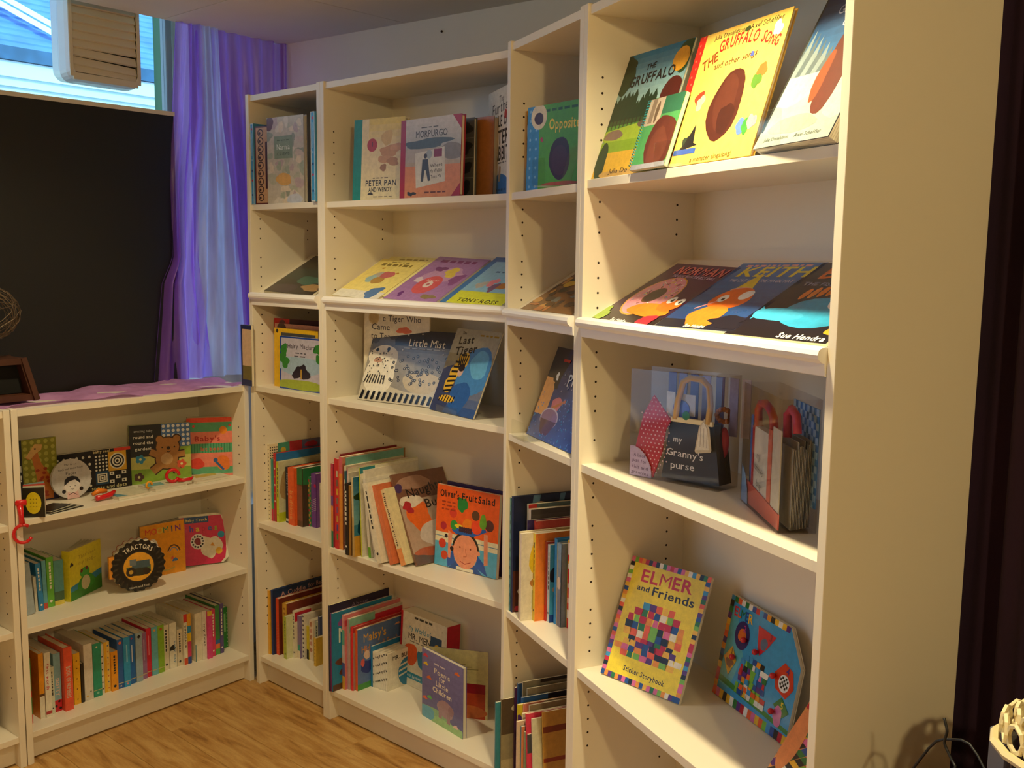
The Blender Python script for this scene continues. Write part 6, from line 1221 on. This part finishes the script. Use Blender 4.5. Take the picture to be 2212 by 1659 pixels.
def art(a):
    a.rect(0, 0, 1, 1, '#b8a090'); a.rect(0, .70, 1, 1, '#7a5444'); blob(a, .35, .88, .3, .08, '#a88474', 3); a.rect(0, 0, 1, .12, '#6a5a58'); blob(a, .30, .52, .22, .18, '#f0702c', 5, amp=.2); blob(a, .22, .68, .2, .07, '#e8dcd0', 4); blob(a, .14, .62, .09, .06, '#b8303a', 5, amp=.4)
    blob(a, .55, .30, .35, .14, '#d8ccc8', 6); a.poly([(.48, .28), (.95, .60), (1, .56), (1, .30), (.6, .14)], '#a02838'); a.poly([(.60, .34), (.85, .50), (.86, .44), (.66, .30)], '#e0d8d4'); blob(a, .85, .62, .14, .08, '#4a4660', 5); blob(a, .45, .12, .4, .05, '#b8644a', 7, amp=.3); blob(a, .06, .84, .07, .05, '#4a3468', 2)
    a.text('Naughty', .55, .80, .15, '#1c1618', 0, .10, fit=.74, jit=.08); a.text('Bus', .62, .635, .14, '#1c1618', 0, .06, fit=.30)
book('picture_book', 'brown photographic picture book leaning left against the row on the fourth wide shelf', row_mw('B', .576+.005, .360, .060, .010, 28, -6), .200, .288, .010, '#7a5444', art=art, gloss=True)
# wide tall bookcase, bottom shelf
S6 = 'on the wide bookcase bottom shelf'; G6 = 'books on the wide bookcase bottom shelf'
rowset('B', .100, S6, G6, [
 (.0195, -.004, .006, .288, .25, '#e8dca0', 'paper', 'navy magazine with a cream top edge, leftmost', 0, [(0, 1, '#2a2a50')], lambda a: (a.rect(0, 0, 1, 1, '#241c3c'), a.text('About', .5, .93, .05, '#8a7a9a', 0, fit=.28))),
 (.026, -.002, .003, .262, .24, '#8a3a7a', 'paper', 'very thin purple paperback next to the navy magazine', 0, None),
 (.0295, .000, .006, .262, .25, '#1c84b0', 'paper', 'teal-blue magazine with brown footprints', 0, None, lambda a: (a.rect(0, 0, 1, 1, '#1c84b0'), blob(a, .26, .86, .16, .07, '#8a4a9a', 3), a.text('Muddy', .50, .70, .2, '#e0e8e0', 1, fit=.8), [blob(a, x, y, .09, .05, '#6a3a20', k) for k, (x, y) in enumerate(((.24, .50), (.14, .36), (.3, .30), (.2, .22), (.36, .2)))], a.rect(0, 0, 1, .08, '#5a3a24'))),
 (.038, .036, .013, .250, .24, '#e88a9a', 'board', 'pink-topped banded picture book', 0, [(0, .18, '#e0a83c'), (.18, .36, '#5a64a8'), (.36, .6, '#d8c8c8'), (.6, .8, '#6ab0a0'), (.8, 1, '#e8a0a0')], lambda a: (a.rect(0, 0, 1, 1, '#d87a80'), a.rect(0, .85, 1, .93, '#c83a4a'))),
 (.052, .046, .010, .238, .24, '#b8a4a8', 'paper', 'grey picture book with a pale green cover band', 0, None, lambda a: (a.rect(0, 0, 1, 1, '#c8bcb0'), a.rect(.0, .8, .45, 1, '#8ac0ac'), a.rect(.45, .84, 1, .96, '#c82c40'))),
 (.063, .050, .014, .212, .22, '#d82430', 'hard', 'bright red hardback spine', 0, lambda a: None, lambda a: (a.rect(0, 0, 1, 1, '#a88a80'), a.rect(0, .92, 1, 1, '#b03a3a'))),
 (.078, .058, .011, .205, .215, '#e8642c', 'paper', 'orange-spined blue picture book with yellow title', 0, lambda a: None, lambda a: (a.rect(0, 0, 1, 1, '#5a78b4'), a.text('Maisy\'s', .34, .84, .13, '#e8b03c', 1, .02, fit=.44), a.text('Hide-and-Seek', .45, .66, .10, '#d88a3c', 1, .02, fit=.74), blob(a, .80, .90, .05, .02, '#e8a87a', 3, amp=.4), a.rect(0, 0, 1, .10, '#4a9a4a'), blob(a, .2, .36, .13, .12, '#2a3a8a', 4, amp=.3), blob(a, .18, .55, .06, .07, '#e8c8b8', 5), blob(a, .1, .44, .04, .06, '#d85a5a', 6))),
 (.0905, .112, .007, .138, .13, '#2a88c8', 'paper', 'small blue square paperback', 0, None)])
g_ = 'small white square paperbacks at the wide bookcase bottom'
for k, (u_, dd, hh) in enumerate(((.099, .113, .122), (.108, .115, .124), (.117, .117, .122), (.126, .116, .126), (.135, .118, .124), (.144, .119, .127), (.1535, .120, .126))):
    ar = None
    if k == 6:
        ar = lambda a: (a.rect(0, 0, 1, 1, '#efeadc'), a.text('MR. BUMP', .48, .84, .10, '#1c1a1c', 1, fit=.62), a.ell(.62, .38, .28, '#2f8ac0', ry=.34, n=24), [a.poly([(.36, .28+j*.13), (.88, .38+j*.13), (.88, .43+j*.13), (.36, .33+j*.13)], '#e8e4d8') for j in range(3)])
    lab = ('white square paperback at the right of its set, a blue round shape on its cover' if k == 6 else 'small white square paperback with a black-specked spine, in the set beside the boxed set')
    sp2 = (lambda kk: lambda a: (a.rect(0, 0, 1, 1, '#eeeae0'), [blob(a, .5, .15+.22*j+.03*kk, .28, .03, '#2c2a2c', j+kk, amp=.5) for j in range(4)]))(k)
    book('paperback', lab, row_mw('B', .100, u_, dd, .0085), .14, hh, .0085, '#eeeae0', sart=sp2, art=ar, group=g_)

# second narrow bookcase, fourth shelf
S7 = 'on the second narrow bookcase fourth shelf'; G7 = 'books on the second narrow bookcase fourth shelf'
rowset('C', .590, S7, G7, [
 (.0195, .012, .008, .300, .25, '#4a8a98', 'paper', 'tall teal speckled spine against the left panel', 0, lambda a: [a.rect(.3, .05+k*.08, .8, .08+k*.08, '#1c4a5a') for k in range(11)]),
 (.028, .014, .011, .305, .255, '#142a5a', 'hard', 'tall dark navy picture book with pale blue strokes', 0, None, lambda a: (a.rect(0, 0, 1, 1, '#101c40'), a.rect(0, 0, .6, .36, '#5a2c1c'), [a.ell(.05+.09*k % .5, .03+.05*(k % 7), .03, PATCH[k % 12], n=6) for k in range(20)], a.poly([(.10, .42), (.16, .42), (.30, 1), (.22, 1)], '#5a84a8'), a.poly([(.52, 1), (.58, 1), (.50, .7), (.46, .7)], '#5a84a8'), blob(a, .78, .95, .1, .025, '#c83a2a', 3), blob(a, .3, .88, .10, .06, '#c8a88a', 5))),
 (.042, .050, .010, .285, .24, '#c8ccc0', 'paper', 'grey-green picture book with a red corner', 0, None, lambda a: (a.rect(0, 0, 1, 1, '#5a7474'), a.rect(0, .93, .1, 1, '#c83030'))),
 (.053, .050, .014, .275, .24, '#dccfc4', 'paper', 'picture book with a smoky grey and yellow cover', 0, None, lambda a: (grad(a, 0, .5, 1, 1, '#8a8480', '#4a4440'), a.rect(0, 0, 1, .5, '#a89a80'), blob(a, .75, .80, .26, .10, '#d8cf5a', 3))),
 (.0675, .040, .006, .250, .20, '#3a2a6a', 'paper', 'violet slim spine with a white top corner', 0, None),
 (.074, .056, .010, .248, .23, '#c84a3c', 'board', 'red-bordered picture book with brown script title', 0, None, lambda a: (a.rect(0, 0, 1, 1, '#c84a44'), a.rect(.12, .02, 1, .90, '#c8a468'), a.text('Burglar', .55, .80, .14, '#2a1c14', 1, .06, fit=.7), a.text('Bill', .55, .64, .12, '#2a1c14', 1, .06, fit=.3))),
 (.085, .010, .007, .228, .18, '#e0d0a0', 'paper', 'cream slim book behind the yellow blotched one', 0, None),
 (.093, .008, .011, .226, .10, '#e8d8cc', 'paper', 'off-white picture book with a yellow blotch and house', 0, None, lambda a: (a.rect(0, 0, 1, 1, '#e4dcc8'), blob(a, .65, .72, .4, .26, '#e0c02c', 3), blob(a, .5, .42, .25, .08, '#b87a3c', 5), a.rect(.3, .12, 1, .34, '#8aa890'), a.text('JO', .5, .28, .2, '#3a4a3a', 1), a.text('JE', .5, .15, .2, '#3a4a3a', 1))),
 (.1045, .040, .014, .226, .22, '#e8c83c', 'paper', 'orange picture book with yellow edge and zigzag letters', 0, None, lambda a: (a.rect(0, 0, 1, 1, '#f08a2c'), a.rect(.2, .65, .7, .9, '#a8402c'), a.text('M', .38, .72, .22, '#c8c4c0', 1), a.rect(.30, .1, .36, .6, '#e8d02c'), blob(a, .3, .58, .14, .08, '#b8302c', 4))),
 (.119, .066, .008, .205, .19, '#c83a2c', 'board', 'narrow red spine with cream stripes', 0, [(0, .2, '#d82c2c'), (.2, 1, '#b85a3c')]),
 (.1275, .070, .013, .200, .19, '#c8e0e8', 'board', 'sky blue book with a black-haired figure', 0, None, lambda a: (a.rect(0, 0, 1, 1, '#4ab0d8'), a.ell(.2, .90, .09, '#e8e4d8'), blob(a, .25, .62, .26, .14, '#14141c', 3), blob(a, .2, .42, .16, .08, '#d8b8a0', 5), blob(a, .3, .3, .2, .14, '#e8e4e0', 6), a.rect(0, 0, 1, .10, '#1f4a9a'))),
 (.141, .082, .016, .218, .19, '#2f8ad0', 'hard', 'clear blue hardback spine', 0, lambda a: None),
 (.158, .084, .022, .212, .18, '#8aa0b8', 'hard', 'smoky grey-blue picture spine with a yellow edge', 0, lambda a: (grad(a, 0, 0, 1, 1, '#6a6478', '#8ab0d0'), blob(a, .5, .52, .4, .08, '#e0d0c8', 3), a.rect(0, 0, .15, 1, '#c8b870'))),
 (.181, .098, .006, .222, .18, '#e8c82c', 'paper', 'bright yellow edge left of the red-and-white spine', 0, None),
 (.188, .096, .030, .218, .18, '#d8182c', 'board', 'red-and-white striped thick spine', 0, [(0, 1, '#d8182c'), (.12, .22, '#e8dcd8'), (.30, .36, '#e8a8a8'), (.48, .53, '#e8b8b8'), (.70, .76, '#e8dcd8'), (.76, .79, '#e8a83c'), (.86, 1, '#e8d4d8')])])
# second narrow bookcase, bottom shelf: tall magazines standing out over the plinth
S8 = 'at the foot of the second narrow bookcase'; G8 = 'magazines at the foot of the second narrow bookcase'
mags = [
 (0.0215, -0.024, .0055, 0.247, .22, '#3a8aa0', 'thin teal-blue comic furthest forward', None, None),
 (0.0310, -0.012, .0055, 0.257, .22, '#8a7a5a', 'comic with stony arch picture and rope lettering', None, lambda a: (a.rect(0, 0, 1, 1, '#9a8e70'), a.rect(0, .62, .5, 1, '#5a4a38'), blob(a, .3, .9, .16, .06, '#c8bca0', 3), blob(a, .3, .78, .10, .10, '#b0a488', 5), blob(a, .7, .6, .14, .4, '#2c1c1c', 6, amp=.1), a.rect(0, 0, 1, .35, '#b8a884'))),
 (0.0400, 0.022, .0055, 0.288, .23, '#4a2450', 'slim dark violet magazine', None, None),
 (0.0490, 0.026, .0055, 0.302, .235, '#1f4a8a', 'royal blue magazine with a small yellow emblem', None, lambda a: (a.rect(0, 0, 1, 1, '#1f4a8a'), a.ell(.14, .90, .05, '#a89a4a'))),
 (0.0580, 0.036, .0055, 0.308, .25, '#b8b4a4', 'tall grey magazine, tallest of the bunch', None, lambda a: (a.rect(0, 0, 1, 1, '#8a8878'), a.rect(.2, .97, .6, 1, '#2a2620'))),
 (0.0670, 0.045, .0055, 0.292, .25, '#a8a8a0', 'second tall grey magazine with a black mark', None, lambda a: (a.rect(0, 0, 1, 1, '#96907c'), blob(a, .2, .88, .04, .03, '#1c1a1a', 2))),
 (0.0760, 0.025, .0055, 0.275, .25, '#2a62b0', 'bright blue magazine with a navy top', None, lambda a: (a.rect(0, 0, 1, 1, '#d8cfa8'), a.rect(0, .84, 1, 1, '#14142c'), a.rect(0, 0, .30, 1, '#2a62b0'), [blob(a, .3+.2*k, .84, .07, .02, '#b8b4a0', k) for k in range(4)])),
 (0.0850, 0.010, .0055, 0.262, .18, '#d8c82c', 'yellow and violet zigzag-edged comic', None, lambda a: (a.rect(0, 0, 1, 1, '#d8c82c'), [a.ell(0, .1+.15*k, .08, '#4a2a7a', n=6) for k in range(6)])),
 (0.0940, 0.023, .0055, 0.266, .24, '#e8988a', 'salmon pink magazine', None, lambda a: (a.rect(0, 0, 1, 1, '#b0a488'), a.rect(0, 0, .24, 1, '#d8806c'), blob(a, .5, .93, .12, .02, '#3a3428', 3))),
 (0.1030, 0.035, .0055, 0.264, .24, '#cfc8b0', 'buff magazine behind the pink ones', None, lambda a: a.rect(0, 0, 1, 1, '#b4a888')),
 (0.1120, 0.012, .0055, 0.250, .24, '#f0e4cc', 'cream magazine with folded top', None, lambda a: (a.rect(0, 0, 1, 1, '#ddd0b4'), a.rect(0, .93, .8, .96, '#a89a80'))),
 (0.1210, -0.007, .0055, 0.236, .16, '#e8cdb8', 'pinkish cream comic with a small brown corner', None, lambda a: (a.rect(0, 0, 1, 1, '#e0c4ac'), a.poly([(.5, .3), (.9, .38), (.9, .2)], '#6a3018'))),
 (0.1300, 0.001, .0055, 0.225, .18, '#3a8098', 'small teal comic with an orange edge', None, lambda a: (a.rect(0, 0, 1, 1, '#4a8090'), a.rect(0, 0, .05, 1, '#e08a5a'))),
 (0.1390, 0.006, .0055, 0.214, .18, '#8a9a84', 'small grey-green comic', None, None),
 (0.1480, 0.010, .0055, 0.211, .18, '#4a4a50', 'small dark grey comic', None, None),
 (0.1620, 0.009, .0055, 0.262, .25, '#d83a5a', 'crimson pink magazine leaning left', None, lambda a: (a.rect(0, 0, 1, 1, '#d83a5a'), blob(a, .4, .88, .2, .04, '#e89a8a', 4), a.rect(.5, .0, 1, .9, '#c8304a'))),
 (0.1730, 0.020, .0055, 0.252, .24, '#e0d8c0', 'pale picture book with a dark letter M', None, lambda a: (a.rect(0, 0, 1, 1, '#d8d4b8'), a.poly([(.4, 1), (.7, 1), (.7, .5), (.5, .6)], '#a8b0b0'), a.poly([(.2, 0), (.9, 0), (.9, .35)], '#a8b88a'), a.text('M', .52, .78, .16, '#24221c', 0))),
 (0.1850, 0.044, .0055, 0.270, .25, '#c8963c', 'golden bark-patterned picture book with a letter A', None, lambda a: (a.rect(0, 0, 1, 1, '#8a7850'), a.rect(.0, 0, .36, 1, '#cf9a44'), a.rect(.0, .80, .36, .86, '#8a3a14'), a.rect(0, .52, .36, .56, '#9a3a18'), a.text('A', .66, .88, .16, '#24201a', 0), a.rect(.40, 0, .5, 1, '#54452c'))),
]
for k, (u_, dd, T_, H_2, W2, c, desc, sa, ar) in enumerate(mags):
    ln = (0 if k < 15 else 5)
    book('magazine', f'{desc} {S8}', row_mw('C', .100+T_*math.sin(R(ln)), u_, dd, T_, ln), W2, H_2, T_, c, sart=sa, art=ar or (lambda cc: lambda a: a.rect(0, 0, 1, 1, cc))(c), group=G8, cat='magazine')
